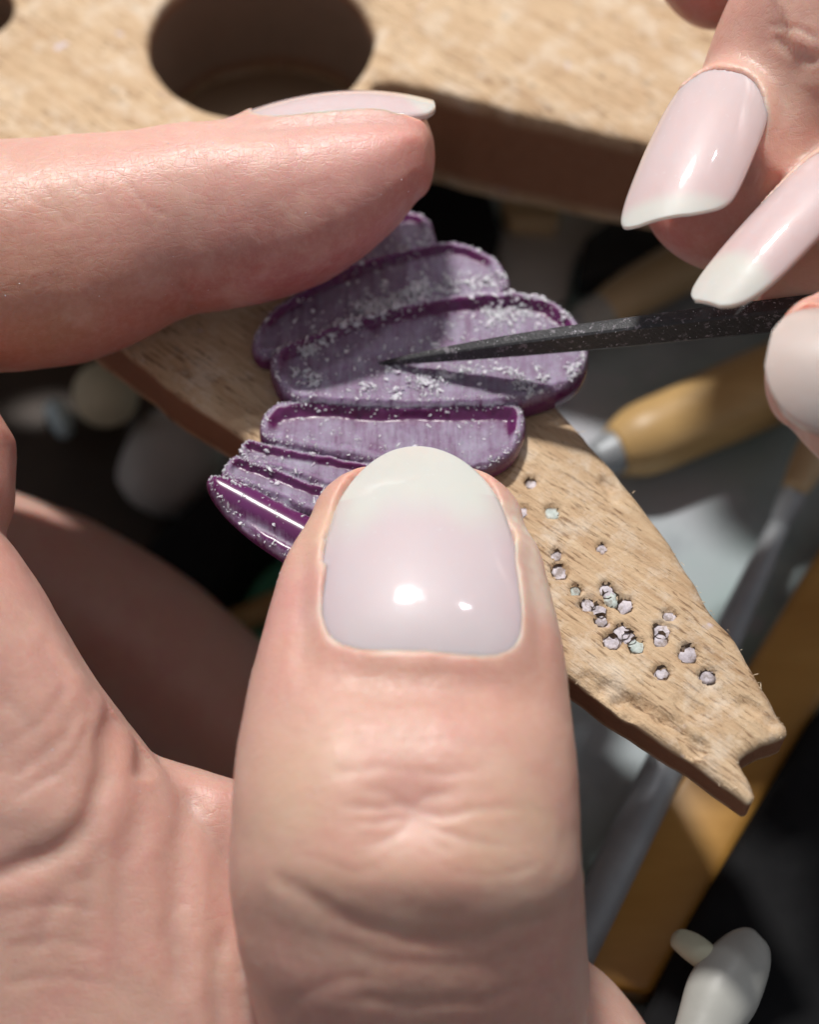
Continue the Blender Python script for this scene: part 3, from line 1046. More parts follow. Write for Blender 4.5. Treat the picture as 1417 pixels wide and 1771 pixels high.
# ================================================================== HANDS
def loft(stations, nhint, cap0=None, cap1=None, seg=72, step=5, ex=2.15, tfix=None):
    """stations: rows (px, py, depth, width_cm, dorsal_cm, ventral_cm); rings of a superellipse"""
    st = np.array([[*P(s[0], s[1], s[2]), s[3], s[4], s[5]] for s in stations])
    rows = catmull(st, step)
    rows[:, 3:] = np.maximum(rows[:, 3:], 0.02)
    nh = np.asarray(nhint, float)
    nhs = np.array([nh] * len(rows)) if nh.ndim == 1 else catmull(nh, step)
    tan = np.gradient(rows[:, :3], axis=0)
    tan /= np.linalg.norm(tan, axis=1)[:, None]
    if tfix is not None:
        tan[:] = nrm(tfix)
    R = [(rows[k, :3], tan[k], nhs[k], rows[k, 3:]) for k in range(len(rows))]
    if cap0:
        c, T, nhk, w = R[0]
        R = [(c - T * cap0 * math.sin(a), T, nhk, w * max(math.cos(a), 0.02)) for a in np.linspace(math.pi / 2, 0.12, 9)] + R
    if cap1:
        c, T, nhk, w = R[-1]
        R = R + [(c + T * cap1 * math.sin(a), T, nhk, w * max(math.cos(a), 0.02)) for a in np.linspace(0.12, math.pi / 2, 12)]
    V = []
    for c, T, nhk, w in R:
        N = nrm(nhk - (nhk @ T) * T)
        B = np.cross(T, N)
        a = np.linspace(0, 2 * math.pi, seg, endpoint=False)
        ca, sa = np.cos(a), np.sin(a)
        x = np.sign(ca) * np.abs(ca) ** (2 / ex) * w[0]
        y = np.sign(sa) * np.abs(sa) ** (2 / ex)
        y = np.where(y > 0, y * w[1], y * w[2])
        V.append(c + x[:, None] * B + y[:, None] * N)
    V = np.concatenate(V)
    Fc = []
    L = len(R)
    for k in range(L - 1):
        for j in range(seg):
            Fc.append((k * seg + j, k * seg + (j + 1) % seg, (k + 1) * seg + (j + 1) % seg, (k + 1) * seg + j))
    Fc.append(tuple(range(seg))[::-1])
    Fc.append(tuple((L - 1) * seg + j for j in range(seg)))
    return V, Fc


def px2cm(p, d):
    return p * d / FPX


def fuse(name, parts, voxel, smooth_it=8):
    """union of lofts -> one continuous skin"""
    V, Fc, o = [], [], 0
    for v, f in parts:
        V.append(v)
        Fc += [tuple(i + o for i in ff) for ff in f]
        o += len(v)
    me = mesh_of('raw', np.concatenate(V), Fc)
    bm = bmesh.new()
    bm.from_mesh(me)
    bmesh.ops.recalc_face_normals(bm, faces=bm.faces)
    bm.to_mesh(me)
    bm.free()
    ob = bpy.data.objects.new('raw', me)
    scene.collection.objects.link(ob)
    md = ob.modifiers.new('r', 'REMESH')
    md.mode = 'VOXEL'
    md.voxel_size = voxel * S
    dg = bpy.context.evaluated_depsgraph_get()
    out = bpy.data.meshes.new_from_object(ob.evaluated_get(dg))
    bpy.data.objects.remove(ob)
    bpy.data.meshes.remove(me)
    out.name = name
    co = get_co(out)
    e = np.empty(len(out.edges) * 2, np.int32)
    out.edges.foreach_get('vertices', e)
    e = e.reshape(-1, 2)
    deg = np.bincount(e.ravel(), minlength=len(co)).astype(float)

    def lap(c):
        s = np.zeros_like(c)
        for k in range(c.shape[1]):
            s[:, k] = np.bincount(e[:, 0], c[e[:, 1], k], len(c)) + np.bincount(e[:, 1], c[e[:, 0], k], len(c))
        return s / np.maximum(deg, 1)[:, None]
    for it in range(smooth_it):
        co = co + 0.6 * (lap(co) - co)
        co = co - 0.30 * (lap(co) - co)
    return out, co, lap


def write_co(me, co):
    me.vertices.foreach_set('co', (co * S).astype(np.float32).ravel())
    me.update()


class Nail:
    """a nail plate as a curved sheet in its own frame: a along, b across, c up"""
    def __init__(s, base, tip, nhint, outline, sag, bow, thick=0.035, tipdrop=0.0, skew=0.0, bskew=0.0, dip=0.0):
        s.O = np.asarray(base, float)
        y = np.asarray(tip) - s.O
        s.L = np.linalg.norm(y)
        s.Y = y / s.L
        s.N = nrm(nhint - (nhint @ s.Y) * s.Y)
        s.X = np.cross(s.Y, s.N)
        # outline rows (t, left b, right b) in cm
        o = catmull(np.array(outline, float), 8)
        s.t, s.l, s.r = o[:, 0], o[:, 1], o[:, 2]
        s.sag, s.bow, s.thick, s.tipdrop = sag, bow, thick, tipdrop
        s.hw = max(np.abs(s.l).max(), np.abs(s.r).max())
        s.skew, s.bskew, s.dip = skew, bskew, dip
        left = np.column_stack([s.l, s.t * s.L + skew * s.l * s.t ** 2 + bskew * s.l * (1 - s.t) ** 2])
        right = np.column_stack([s.r, s.t * s.L + skew * s.r * s.t ** 2 + bskew * s.r * (1 - s.t) ** 2])[::-1]
        s.poly = np.concatenate([left, right])

    def c(s, b, a):
        t = a / s.L
        bb = np.clip(np.abs(b) / s.hw, 0, 1.25)
        arch = s.sag * (1 - np.sqrt(np.maximum(1 - 0.80 * bb ** 2, 0.03))) / (1 - math.sqrt(0.2))
        return s.bow * 4 * np.clip(t, -0.3, 1.2) * (1 - np.clip(t, -0.3, 1.2)) - arch - s.dip * np.exp(-np.clip(t, -0.2, 2) / 0.16) - s.tipdrop * np.clip(t, 0, 1.3) ** 4

    def local(s, v):
        q = v - s.O
        return q @ s.X, q @ s.Y, q @ s.N

    def world(s, b, a, c):
        return s.O + np.outer(b, s.X) + np.outer(a, s.Y) + np.outer(c, s.N)

    def build(s, parent, colfun, nu=44, name='nail'):
        V, U, W = [], [], []
        nt = len(s.t)
        for k in range(nt):
            u = np.linspace(0, 1, nu)
            b = s.l[k] + (s.r[k] - s.l[k]) * u
            a = s.t[k] * s.L + s.skew * b * s.t[k] ** 2 + s.bskew * b * (1 - s.t[k]) ** 2
            c = s.c(b, a)
            edge = np.minimum(np.minimum(u, 1 - u) * nu / 3, 1)
            V.append(s.world(b, a, c))
            U.append(u)
            W.append(np.full(nu, s.t[k]))
        top = np.concatenate(V)
        U, W = np.concatenate(U), np.concatenate(W)
        bot = top - s.N * s.thick
        n = len(top)
        Fc = []
        for k in range(nt - 1):
            for j in range(nu - 1):
                i = k * nu + j
                Fc.append((i, i + 1, i + nu + 1, i + nu))
                Fc.append((n + i, n + i + nu, n + i + nu + 1, n + i + 1))
        ringi = [j for j in range(nu)] + [k * nu + nu - 1 for k in range(1, nt)] + [(nt - 1) * nu + j for j in range(nu - 2, -1, -1)] \
            + [k * nu for k in range(nt - 2, 0, -1)]
        for k in range(len(ringi)):
            a, b = ringi[k], ringi[(k + 1) % len(ringi)]
            Fc.append((a, n + a, n + b, b))
        bm = bmesh.new()
        vs = [bm.verts.new(Vector(v * S)) for v in np.concatenate([top, bot])]
        for f in Fc:
            try:
                bm.faces.new([vs[i] for i in f])
            except ValueError:
                pass
        bmesh.ops.recalc_face_normals(bm, faces=bm.faces)
        me = bpy.data.meshes.new(name)
        bm.to_mesh(me)
        bm.free()
        cols = colfun(U, W)
        set_color(me, 'nail_color', np.concatenate([cols, cols]))
        return link(name, me, M_NAIL, parent)

    def fit(s, co, no, fold=0.05, tfree=0.72, depth=0.3, width=0.22, cut=0.03, lap=None):
        """seat the skin under the plate and raise the folds around it"""
        b, a, c = s.local(co)
        near = (np.abs(b) < s.hw + 0.5) & (a > -0.5) & (a < s.L + 0.4) & (np.abs(c) < 1.2)
        idx = np.where(near & ((no @ s.N) > -0.15))[0]
        if not len(idx):
            return co
        b, a, c = b[idx], a[idx], c[idx]
        sd = poly_sdf(np.column_stack([b, a]), s.poly)
        tt_ = a / s.L
        sd = sd - 0.035 * (1 - sstep(tfree - 0.25, tfree - 0.05, tt_))
        cn = s.c(b, a)
        ok = np.abs(c - cn) < depth
        t = a / s.L
        live = 1 - sstep(tfree - 0.12, tfree + 0.06, t)
        w_in = sstep(-0.02, 0.03, sd) * live
        tgt = cn - s.thick * 0.5 - cut
        c2 = c + (tgt - c) * w_in
        so = np.maximum(-sd, 0)
        w_out = np.exp(-(so / width) ** 2) * (1 - sstep(-0.02, 0.03, sd)) * live
        prox = sstep(0.25, 0.0, t)
        f = fold * (1 - 0.55 * prox)
        tgo = cn + 0.022 + f * (1 - np.exp(-so / 0.03)) * np.exp(-(so / 0.2) ** 2)
        c2 = c2 + (tgo - c2) * w_out
        lim = cn - s.thick - 0.012                   # never poke through the plate
        c2 = np.where((sd > -0.01) & (t > tfree - 0.2), np.minimum(c2, lim), c2)
        c2 = np.where(ok | ((sd > 0) & (c > cn)), c2, c)
        out = co.copy()
        out[idx] = co[idx] + (c2 - c)[:, None] * s.N
        if lap is not None:                          # settle the folds into the finger
            wgt = np.zeros(len(co))
            wgt[idx] = np.exp(-((sd + 0.20) / 0.12) ** 2) * ok
            for _ in range(14):
                out = out + 0.6 * wgt[:, None] * (lap(out) - out)
        return out

    def rim_distance(s, co):
        b, a, c = s.local(co)
        r = np.full(len(co), 9.0)
        i = np.where((np.abs(b) < s.hw + 0.4) & (a > -0.4) & (a < s.L + 0.2) & (np.abs(c - s.c(b, a)) < 0.3))[0]
        if len(i):
            r[i] = poly_sdf(np.column_stack([b[i], a[i]]), s.poly)
        return r, a / s.L, b


def aim_nail(base_px, tip_px, d_base, spot_px, d_spot, lampos, outline, **kw):
    """tilt a nail plate so that it lies as the lamp's glint on it says"""
    sp = P(*spot_px, d_spot)
    n = nrm(nrm(CAM - sp) + nrm(lampos - sp))
    N, dt = n, d_base
    B = P(*base_px, d_base)
    for _ in range(12):
        # tip depth that makes the plate's axis perpendicular to N
        r0, r1 = P(*tip_px, 0.0), P(*tip_px, 1.0) - P(*tip_px, 0.0)
        dt = ((B - r0) @ N) / (r1 @ N)
        nl = Nail(B, P(*tip_px, dt), N, outline, **kw)
        # where the sight line of the glint meets the plate
        v = P(*spot_px, 1.0) - CAM
        D = d_spot
        for _ in range(8):
            b, a, c = nl.local(CAM + D * v)
            D += (c - nl.c(b, a)) / -(v @ nl.N)
        b, a, c = nl.local(CAM + D * v)
        e = 1e-3
        sa = (nl.c(b, a + e) - nl.c(b, a - e)) / (2 * e)
        sb = (nl.c(b + e, a) - nl.c(b - e, a)) / (2 * e)
        N = nrm(n + sa * nl.Y + sb * nl.X)
    print('aimed nail: tip depth %.2f, glint at b %.2f t %.2f, N %s' % (dt, b, a / nl.L, np.round(N, 2)))
    return nl


def creases(co, no, items, jitter=0.10):
    """press lines into the skin: (pixel line, width_cm, depth_cm, dmin, dmax[, lip])"""
    px, py, d = project(co)
    face = -(no @ FWD)
    disp = np.zeros(len(co))
    for it in items:
        line, wd, dep, d0, d1 = it[:5]
        lip = it[5] if len(it) > 5 else 0.35
        ln = catmull(np.array(line, float), 6)
        m = np.where((d > d0) & (d < d1) & (face > 0.0)
                     & (px > ln[:, 0].min() - 150) & (px < ln[:, 0].max() + 150)
                     & (py > ln[:, 1].min() - 150) & (py < ln[:, 1].max() + 150))[0]
        if not len(m):
            continue
        q = np.column_stack([px[m], py[m]])
        q = q + 6 * np.column_stack([vnoise(q, 0.018, 3), vnoise(q, 0.018, 4)])
        ds, t = line_dist(q, ln)
        ds = ds * d[m] / FPX
        ends = sstep(0, 0.16, t) * sstep(1, 0.84, t)
        ends = np.maximum(ends, 0.0)
        disp[m] += ends * (-dep * np.exp(-(ds / wd) ** 2) + dep * lip * np.exp(-((ds - 2.0 * wd) / (1.1 * wd)) ** 2))
    return co + disp[:, None] * no


def bumps(co, no, items):
    px, py, d = project(co)
    disp = np.zeros(len(co))
    face = -(no @ FWD)
    for x, y, rx, ry, amp, d0, d1 in items:
        g = np.exp(-((px - x) / rx) ** 2 - ((py - y) / ry) ** 2)
        disp += np.where((d > d0) & (d < d1) & (face > 0.0), g * amp * np.clip(face * 2, 0, 1), 0)
    return co + disp[:, None] * no


SKIN = np.array([0.605, 0.362, 0.298])


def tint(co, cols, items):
    """colour zones of the skin: (px,py,depth, radius_cm, colour, weight)"""
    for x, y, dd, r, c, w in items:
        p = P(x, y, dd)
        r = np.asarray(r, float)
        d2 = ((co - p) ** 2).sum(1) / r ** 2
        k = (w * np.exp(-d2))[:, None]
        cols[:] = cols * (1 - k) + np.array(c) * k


CAMN = -FWD

# ---------------------------------------------------------------- left hand
def T_(px, py, d, hw, kd, kv):          # station: half width in px, dorsal/ventral as share of it
    w = px2cm(hw, d)
    return (px, py, d, w, w * kd, w * kv)


thumb_up = nrm(CAMN + 0.60 * UPV)
thumb = loft([
    T_(722, 2350, 11.3, 350, .85, .85), T_(728, 2100, 11.1, 320, .82, .85), T_(730, 1900, 10.7, 296, .80, .85),
    T_(727, 1771, 10.34, 286, .78, .85), T_(727, 1690, 10.06, 290, .77, .85), T_(715, 1600, 9.86, 300, .75, .85), T_(703, 1520, 9.76, 303, .76, .82),
    T_(702, 1450, 9.76, 301, .75, .80), T_(703, 1350, 9.82, 298, .69, .78), T_(705, 1250, 9.95, 286, .62, .74), T_(711, 1150, 10.09, 268, .56, .66),
    T_(716, 1050, 10.25, 244, .50, .56), T_(722, 960, 10.38, 216, .45, .47), T_(724, 900, 10.46, 186, .40, .42)],
    thumb_up, cap0=0.6, cap1=0.40, ex=2.25)
idx_up = nrm(UPV + 0.22 * CAMN)


def I_(px, py, d, h, w):
    hc = px2cm(h, d)
    return (px, py, d, w, hc, hc)


DI = 11.25
index_f = loft([
    I_(-330, 640, 11.0, 190, .80), I_(-230, 520, 11.1, 205, .82), I_(-120, 462, 11.15, 202, .80), I_(-20, 446, 11.2, 199, .78),
    I_(60, 442, 11.22, 198, .76), I_(150, 430, 11.25, 194, .74), I_(240, 409, 11.27, 181, .71), I_(330, 379, 11.3, 165, .68),
    I_(450, 366, 11.3, 160, .67), I_(545, 352, 11.3, 143, .64), I_(610, 331, 11.3, 123, .61), I_(660, 310, 11.3, 104, .57), I_(698, 291, 11.3, 86, .52), I_(722, 275, 11.3, 69, .46)],
    idx_up, cap0=0.5, cap1=px2cm(30, 11.3), ex=2.2, tfix=RGT)
prox = loft([(-330, 640, 11.0, .75, .7, .7), (-270, 740, 10.8, .75, .72, .7), (-180, 805, 10.7, .76, .70, .7), (-230, 955, 10.55, .80, .72, .8),
             (-165, 1120, 10.45, .92, .76, .85), (-95, 1290, 10.45, 1.02, .70, .9), (20, 1600, 10.55, 1.45, .80, 1.0), (130, 1900, 10.7, 2.0, 1.0, 1.1), (250, 2300, 11.0, 2.2, 1.0, 1.1)],
            CAMN, cap0=0.5, cap1=0.6, ex=2.1)
web = loft([(60, 1390, 10.75, .56, .30, .32), (200, 1470, 10.74, .66, .34, .35), (320, 1530, 10.74, .74, .34, .36), (430, 1580, 10.76, .82, .36, .4),
            (540, 1700, 10.7, 1.0, .5, .5), (680, 1900, 10.6, 1.3, .7, .6)],
           CAMN, cap0=0.3, cap1=0.5, ex=2.6)
palm = loft([(-100, 1500, 10.9, 1.1, .5, .9), (120, 1720, 10.9, 1.5, .62, 1.0), (330, 2000, 10.9, 1.9, .8, 1.1), (560, 2300, 11.0, 2.2, .9, 1.1)],
            CAMN, cap0=0.6, cap1=0.6)
heel = loft([(560, 2150, 11.2, 1.6, .8, .9), (780, 2000, 11.1, 1.15, .7, .8), (930, 1890, 10.95, .98, .62, .8), (1000, 1850, 10.9, .84, .56, .7)],
            CAMN, cap0=0.5, cap1=0.52)
middle = loft([(-420, 900, 12.4, .8, .75, .75), (-200, 960, 13.0, .78, .72, .7), (0, 1005, 13.4, .74, .70, .7), (120, 1045, 13.5, .70, .66, .7), (240, 1115, 13.55, .68, .64, .66),
               (350, 1205, 13.5, .66, .62, .64), (470, 1305, 13.4, .62, .58, .6), (580, 1380, 13.3, .5, .48, .5)],
              nrm(UPV + 0.3 * CAMN), cap0=0.5, cap1=0.4)
mid_root = loft([(-420, 900, 12.4, .8, .75, .75), (-420, 1100, 11.6, .9, .8, .8), (-330, 1400, 11.2, 1.2, .9, .9), (-100, 1700, 11.0, 1.5, 1, 1)], CAMN, cap0=.5, cap1=.5)
pip = loft([(-420, 900, 12.4, .8, .75, .75), (-380, 760, 11.5, .8, .7, .7), (-330, 640, 11.0, .8, .75, .75)], CAMN, cap0=.4, cap1=.4)

lh_me, co, lap = fuse('hand', [thumb, index_f, prox, web, palm, heel, middle, mid_root, pip], 0.026, 9)
write_co(lh_me, co)
no = get_no(lh_me)

# thumb nail and index nail
K = 10.0 / FPX
thumb_nail = aim_nail((729, 1092), (716, 766), 9.55, (705, 1030), 9.6, LAMP1, [
    (-0.07, -.26, .24), (-0.05, -.40, .40), (-0.01, -.51, .52), (0.05, -.575, .585), (0.13, -.605, .61), (0.25, -.605, .610), (0.42, -.58, .59), (0.56, -.535, .555), (0.67, -.495, .515),
    (0.77, -.43, .45), (0.86, -.345, .36), (0.93, -.25, .26), (0.98, -.14, .14), (1.0, -.04, .04)], sag=0.135, bow=0.05, thick=0.03, tipdrop=0.03, bskew=-0.07, dip=0.065)
ib, it_ = P(432, 190, 11.28), P(748, 168, 11.32)
index_nail = Nail(ib, it_, nrm(UPV + 0.20 * CAMN), [
    (0.0, -.20, .20), (0.03, -.30, .30), (0.10, -.38, .38), (0.25, -.43, .43), (0.55, -.44, .44), (0.80, -.43, .43), (0.92, -.39, .39), (0.975, -.33, .33), (1.0, -.25, .25)],
    sag=0.17, bow=0.085, thick=0.045, tipdrop=0.02)

co = thumb_nail.fit(co, no, fold=0.022, tfree=0.60, depth=0.35, lap=lap)
co = index_nail.fit(co, no, fold=0.008, tfree=0.95, depth=0.35, lap=lap)
write_co(lh_me, co)
no = get_no(lh_me)
TH0, TH1 = 8.4, 10.0
co = bumps(co, no, [
    (560, 1410, 105, 120, 0.050, TH0, TH1), (860, 1420, 110, 110, 0.045, TH0, TH1), (720, 1520, 230, 70, 0.075, TH0, TH1),
    (720, 1650, 240, 60, -0.020, TH0, TH1), (715, 1400, 60, 45, -0.035, TH0, TH1), (720, 1230, 170, 60, -0.020, TH0, TH1),
    (110, 1190, 110, 150, 0.08, 8.5, 10.6), (60, 1400, 120, 60, 0.05, 8.5, 10.7)])
write_co(lh_me, co)
no = get_no(lh_me)
knuckle = []
for line, wd, dep in [
        ([(455, 1500), (520, 1545), (600, 1592), (700, 1622), (800, 1622), (900, 1600), (985, 1575)], .040, .030),
        ([(560, 1610), (640, 1652), (730, 1668), (830, 1660), (930, 1640)], .03, .010),
        ([(600, 1720), (700, 1735), (820, 1728), (940, 1700)], .03, .016),
        ([(590, 1388), (640, 1396), (690, 1388), (720, 1400), (760, 1408), (830, 1398), (960, 1400)], .020, .022),
        ([(600, 1425), (660, 1420), (712, 1412), (750, 1432), (820, 1450), (900, 1462)], .018, .020),
        ([(620, 1360), (680, 1375), (715, 1398), (740, 1375), (800, 1362)], .018, .016),
        ([(640, 1470), (690, 1440), (715, 1415), (735, 1445), (790, 1480)], .018, .016),
        ([(560, 1335), (650, 1330), (740, 1338), (850, 1330)], .022, .010),
        ([(510, 1290), (640, 1275), (780, 1282), (900, 1290)], .022, .008),
        ([(530, 1230), (660, 1212), (790, 1215), (910, 1235)], .022, .007),
        ([(540, 1180), (660, 1165), (800, 1168), (900, 1185)], .020, .006),
        ([(520, 1480), (590, 1500), (660, 1505)], .02, .010), ([(780, 1510), (860, 1512), (940, 1495)], .02, .010),
        ([(470, 1760), (560, 1700), (640, 1690)], .03, .012), ([(930, 1690), (970, 1730), (980, 1790)], .03, .014)]:
    knuckle.append((line, wd * 1.15, dep * 0.45, TH0, TH1, 0.2))
W0, W1 = 9.0, 11.2
folds = []
for line, wd, dep in [
        ([(-60, 1530), (20, 1505), (90, 1480), (150, 1425), (178, 1340), (192, 1260), (200, 1190)], .055, .085),
        ([(238, 1190), (240, 1240), (246, 1300), (240, 1350)], .050, .080),
        ([(330, 1340), (318, 1430), (305, 1540), (303, 1640), (310, 1740)], .060, .060),
        ([(385, 1600), (372, 1680), (376, 1771), (380, 1850)], .045, .045),
        ([(255, 1380), (215, 1500), (205, 1620), (215, 1760)], .060, .030),
        ([(175, 1440), (150, 1540), (140, 1660)], .050, .025),
        ([(130, 1500), (90, 1560), (60, 1660)], .050, .022),
        ([(0, 1580), (90, 1565), (170, 1575)], .025, .012), ([(0, 1640), (90, 1630), (190, 1640)], .025, .012),
        ([(0, 1700), (100, 1690), (200, 1700)], .025, .012),
        ([(60, 1100), (100, 1190), (110, 1290)], .04, .018), ([(0, 1200), (60, 1260), (90, 1350)], .04, .015),
        ([(150, 1180), (150, 1260), (130, 1340)], .03, .014), ([(20, 1380), (100, 1330), (160, 1250)], .025, .014), ([(20, 1340), (80, 1300), (140, 1220)], .025, .012),
        ([(10, 1290), (70, 1250), (120, 1180)], .025, .010)]:
    folds.append((line, wd * 1.25, dep * 0.42, W0, W1, 0.2))
fingercr = []
for line, wd, dep in [
        ([(205, 300), (232, 332), (262, 358), (290, 372)], .018, .018), ([(150, 300), (175, 340), (200, 380)], .02, .010),
        ([(60, 290), (90, 340), (130, 390)], .02, .010), ([(330, 545), (318, 515), (300, 480)], .04, .030), ([(100, 280), (140, 330), (170, 350)], .016, .009),
        ([(20, 310), (60, 350), (110, 370)], .016, .008)]:
    fingercr.append((line, wd, dep * 0.45, 10.2, 11.6, 0.2))
co = creases(co, no, knuckle + folds + fingercr)
co = co + 0.3 * (lap(co) - co)
# skin is never perfectly smooth: broad and fine unevenness
co = co + no * (0.012 * vnoise(co, 1.6, 71) + 0.006 * vnoise(co, 4.5, 72) + 0.0022 * vnoise(co, 14, 73))[:, None]
write_co(lh_me, co)

cols = np.tile(SKIN, (len(co), 1))
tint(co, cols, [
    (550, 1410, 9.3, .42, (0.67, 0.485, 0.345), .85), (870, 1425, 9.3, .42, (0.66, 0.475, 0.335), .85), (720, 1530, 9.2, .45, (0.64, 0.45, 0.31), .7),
    (712, 1405, 9.2, .26, (0.70, 0.38, 0.34), .85), (720, 1700, 9.6, .85, (0.42, 0.21, 0.16), .75), (720, 1600, 9.4, .30, (0.52, 0.24, 0.17), .5), (560, 1590, 9.5, .3, (0.52, 0.26, 0.19), .5), (900, 1610, 9.5, .3, (0.50, 0.24, 0.18), .5), (990, 1350, 9.9, .5, (0.52, 0.27, 0.21), .6),  # knuckle pinks, with shade painted into the lower thumb
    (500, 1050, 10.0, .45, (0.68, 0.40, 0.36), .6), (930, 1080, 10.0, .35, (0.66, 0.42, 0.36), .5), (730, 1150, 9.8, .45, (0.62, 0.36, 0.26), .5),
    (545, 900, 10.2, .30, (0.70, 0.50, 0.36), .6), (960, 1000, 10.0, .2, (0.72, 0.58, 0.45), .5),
    (715, 330, 11.0, .55, (0.47, 0.11, 0.085), .9), (620, 420, 11.0, .60, (0.43, 0.095, 0.08), .9), (500, 490, 11.0, .62, (0.40, 0.09, 0.08), .9), (380, 520, 11.0, .62, (0.38, 0.09, 0.075), .9),  # index underside, here and next row: flesh red with shade painted in
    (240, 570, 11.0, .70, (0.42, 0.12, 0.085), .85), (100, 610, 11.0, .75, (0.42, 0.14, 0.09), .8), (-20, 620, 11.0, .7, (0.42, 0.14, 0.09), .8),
    (600, 255, 10.8, .50, (0.72, 0.47, 0.42), .7), (380, 280, 10.7, .55, (0.71, 0.46, 0.40), .6), (180, 310, 10.6, .6, (0.70, 0.46, 0.38), .55), (60, 520, 10.8, .5, (0.60, 0.36, 0.22), .4),  # index top: paler pink painted in for light from above
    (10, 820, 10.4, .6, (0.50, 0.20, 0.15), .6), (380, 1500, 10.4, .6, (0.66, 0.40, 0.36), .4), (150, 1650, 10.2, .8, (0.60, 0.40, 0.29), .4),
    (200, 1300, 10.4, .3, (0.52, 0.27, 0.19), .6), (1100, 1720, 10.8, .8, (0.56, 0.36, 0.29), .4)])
for nl_ in (thumb_nail, index_nail):
    rd, tq, bq = nl_.rim_distance(co)
    k = np.exp(-((rd - 0.02) / 0.035) ** 2) * (tq < 0.75) * (0.22 + 0.55 * vnoise(co, 9, 301) + 0.3 * vnoise(co, 24, 304))
    k = np.clip(k, 0, 0.8)[:, None]
    cols = cols * (1 - k) + np.array([0.74, 0.60, 0.54]) * k
rd, tq, bq = thumb_nail.rim_distance(co)
k = (np.exp(-((rd + 0.10) / 0.10) ** 2) * (bq > 0) * sstep(0.10, 0.30, tq) * sstep(0.80, 0.60, tq) * np.clip(0.75 + 0.5 * vnoise(co, 22, 302), 0, 1))[:, None]
cols = cols * (1 - k) + np.array([0.74, 0.66, 0.55]) * k                # dry skin beside the nail
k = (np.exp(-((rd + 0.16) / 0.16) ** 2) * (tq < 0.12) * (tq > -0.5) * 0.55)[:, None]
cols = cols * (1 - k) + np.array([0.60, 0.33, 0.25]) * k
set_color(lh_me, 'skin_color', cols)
left = tag(empty('hand', P(300, 2000, 10.9)), 'hand from lower left pinning the wax with thumb and index finger', 'hand')
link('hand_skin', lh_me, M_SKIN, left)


def thumb_nail_col(u, t):
    bed = np.array([0.66, 0.515, 0.535])
    free = np.array([0.665, 0.625, 0.575])
    lun = np.array([0.64, 0.52, 0.53])
    edge = 0.64 + 0.05 * np.cos((u - 0.5) * 5) + 0.015 * np.sin(u * 23)
    w = sstep(-0.16, 0.10, t - edge + 0.05 + 0.02 * np.sin(u * 9 + 1))[:, None]
    c = bed * (1 - w) + free * w
    k = (sstep(0.16, 0.04, t) * 0.6)[:, None]
    c = c * (1 - k) + lun * k
    sidew = (sstep(0.34, 0.5, np.abs(u - 0.5)) * (t < 0.7) * 0.4)[:, None]
    return c * (1 - sidew) + np.array([0.56, 0.37, 0.40]) * sidew


def french_col(edge0, curve=0.10):
    def f(u, t):
        bed = np.array([0.655, 0.485, 0.485])
        free = np.array([0.64, 0.61, 0.565])
        e = edge0 + curve * (2 * u - 1) ** 2
        w = sstep(-0.05, 0.05, t - e)[:, None]
        return bed * (1 - w) + free * w
    return f


thumb_nail.build(left, thumb_nail_col, name='thumb_nail')
index_nail.build(left, french_col(0.82), name='finger_nail')

# ---------------------------------------------------------------- right hand
# every finger enters from the upper right and meets the palm outside the picture
def axis_loft(pts, nh, cap1, ex=2.15):
    return loft(pts, nh, cap0=0.4, cap1=cap1, ex=ex)


DR = 10.9
r_idx_n = nrm(CAMN * 0.80 - RGT * 0.52 + UPV * 0.40)
r_index = axis_loft([(1850, -420, 10.2, .85, .8, .8), (1660, -230, 10.45, .78, .72, .74), (1500, -60, 10.7, .68, .62, .66), (1405, 80, 10.85, .66, .52, .60), (1342, 190, 10.98, .60, .44, .56),
                     (1288, 275, 11.08, .56, .38, .53), (1244, 335, 11.13, .51, .33, .50), (1204, 386, 11.16, .42, .28, .44)], r_idx_n, 0.24)
r_mid_n = nrm(CAMN * 0.75 - RGT * 0.55 - UPV * 0.05 + UPV * 0.35)
r_middle = axis_loft([(1930, 60, 9.9, .8, .75, .75), (1790, 150, 10.1, .74, .7, .7), (1640, 260, 10.35, .62, .56, .60), (1530, 345, 10.55, .52, .44, .48), (1458, 420, 10.66, .51, .36, .48),
                      (1388, 464, 10.74, .43, .29, .38), (1334, 492, 10.78, .33, .23, .27)], r_mid_n, 0.24)
r_thumb_n = nrm(CAMN * 0.8 + UPV * 0.5 - RGT * 0.2)
r_thumb = axis_loft([(1900, 900, 9.7, 1.0, .9, .9), (1740, 790, 9.7, .9, .8, .8), (1600, 700, 9.75, .74, .60, .62), (1510, 655, 9.8, .62, .46, .52), (1440, 632, 9.8, .52, .36, .42), (1395, 620, 9.8, .42, .28, .34)],
                    r_thumb_n, 0.22)
r_ring = axis_loft([(1840, -500, 10.4, .8, .75, .75), (1600, -330, 10.8, .75, .7, .7), (1400, -190, 11.3, .66, .6, .6), (1280, -100, 11.6, .56, .5, .5), (1215, -60, 11.7, .46, .42, .42)], CAMN, 0.34)
r_palm = loft([(1950, -650, 10.2, 1.4, 1.1, 1.1), (1960, -200, 10.0, 1.5, 1.1, 1.1), (1980, 250, 9.8, 1.5, 1.1, 1.1), (1960, 700, 9.8, 1.3, 1.0, 1.0), (1920, 950, 9.9, 1.0, .9, .9)], CAMN, cap0=.6, cap1=.6)
rh_me, co, lap = fuse('hand', [r_index, r_middle, r_thumb, r_ring, r_palm], 0.026, 7)
write_co(rh_me, co)
no = get_no(rh_me)

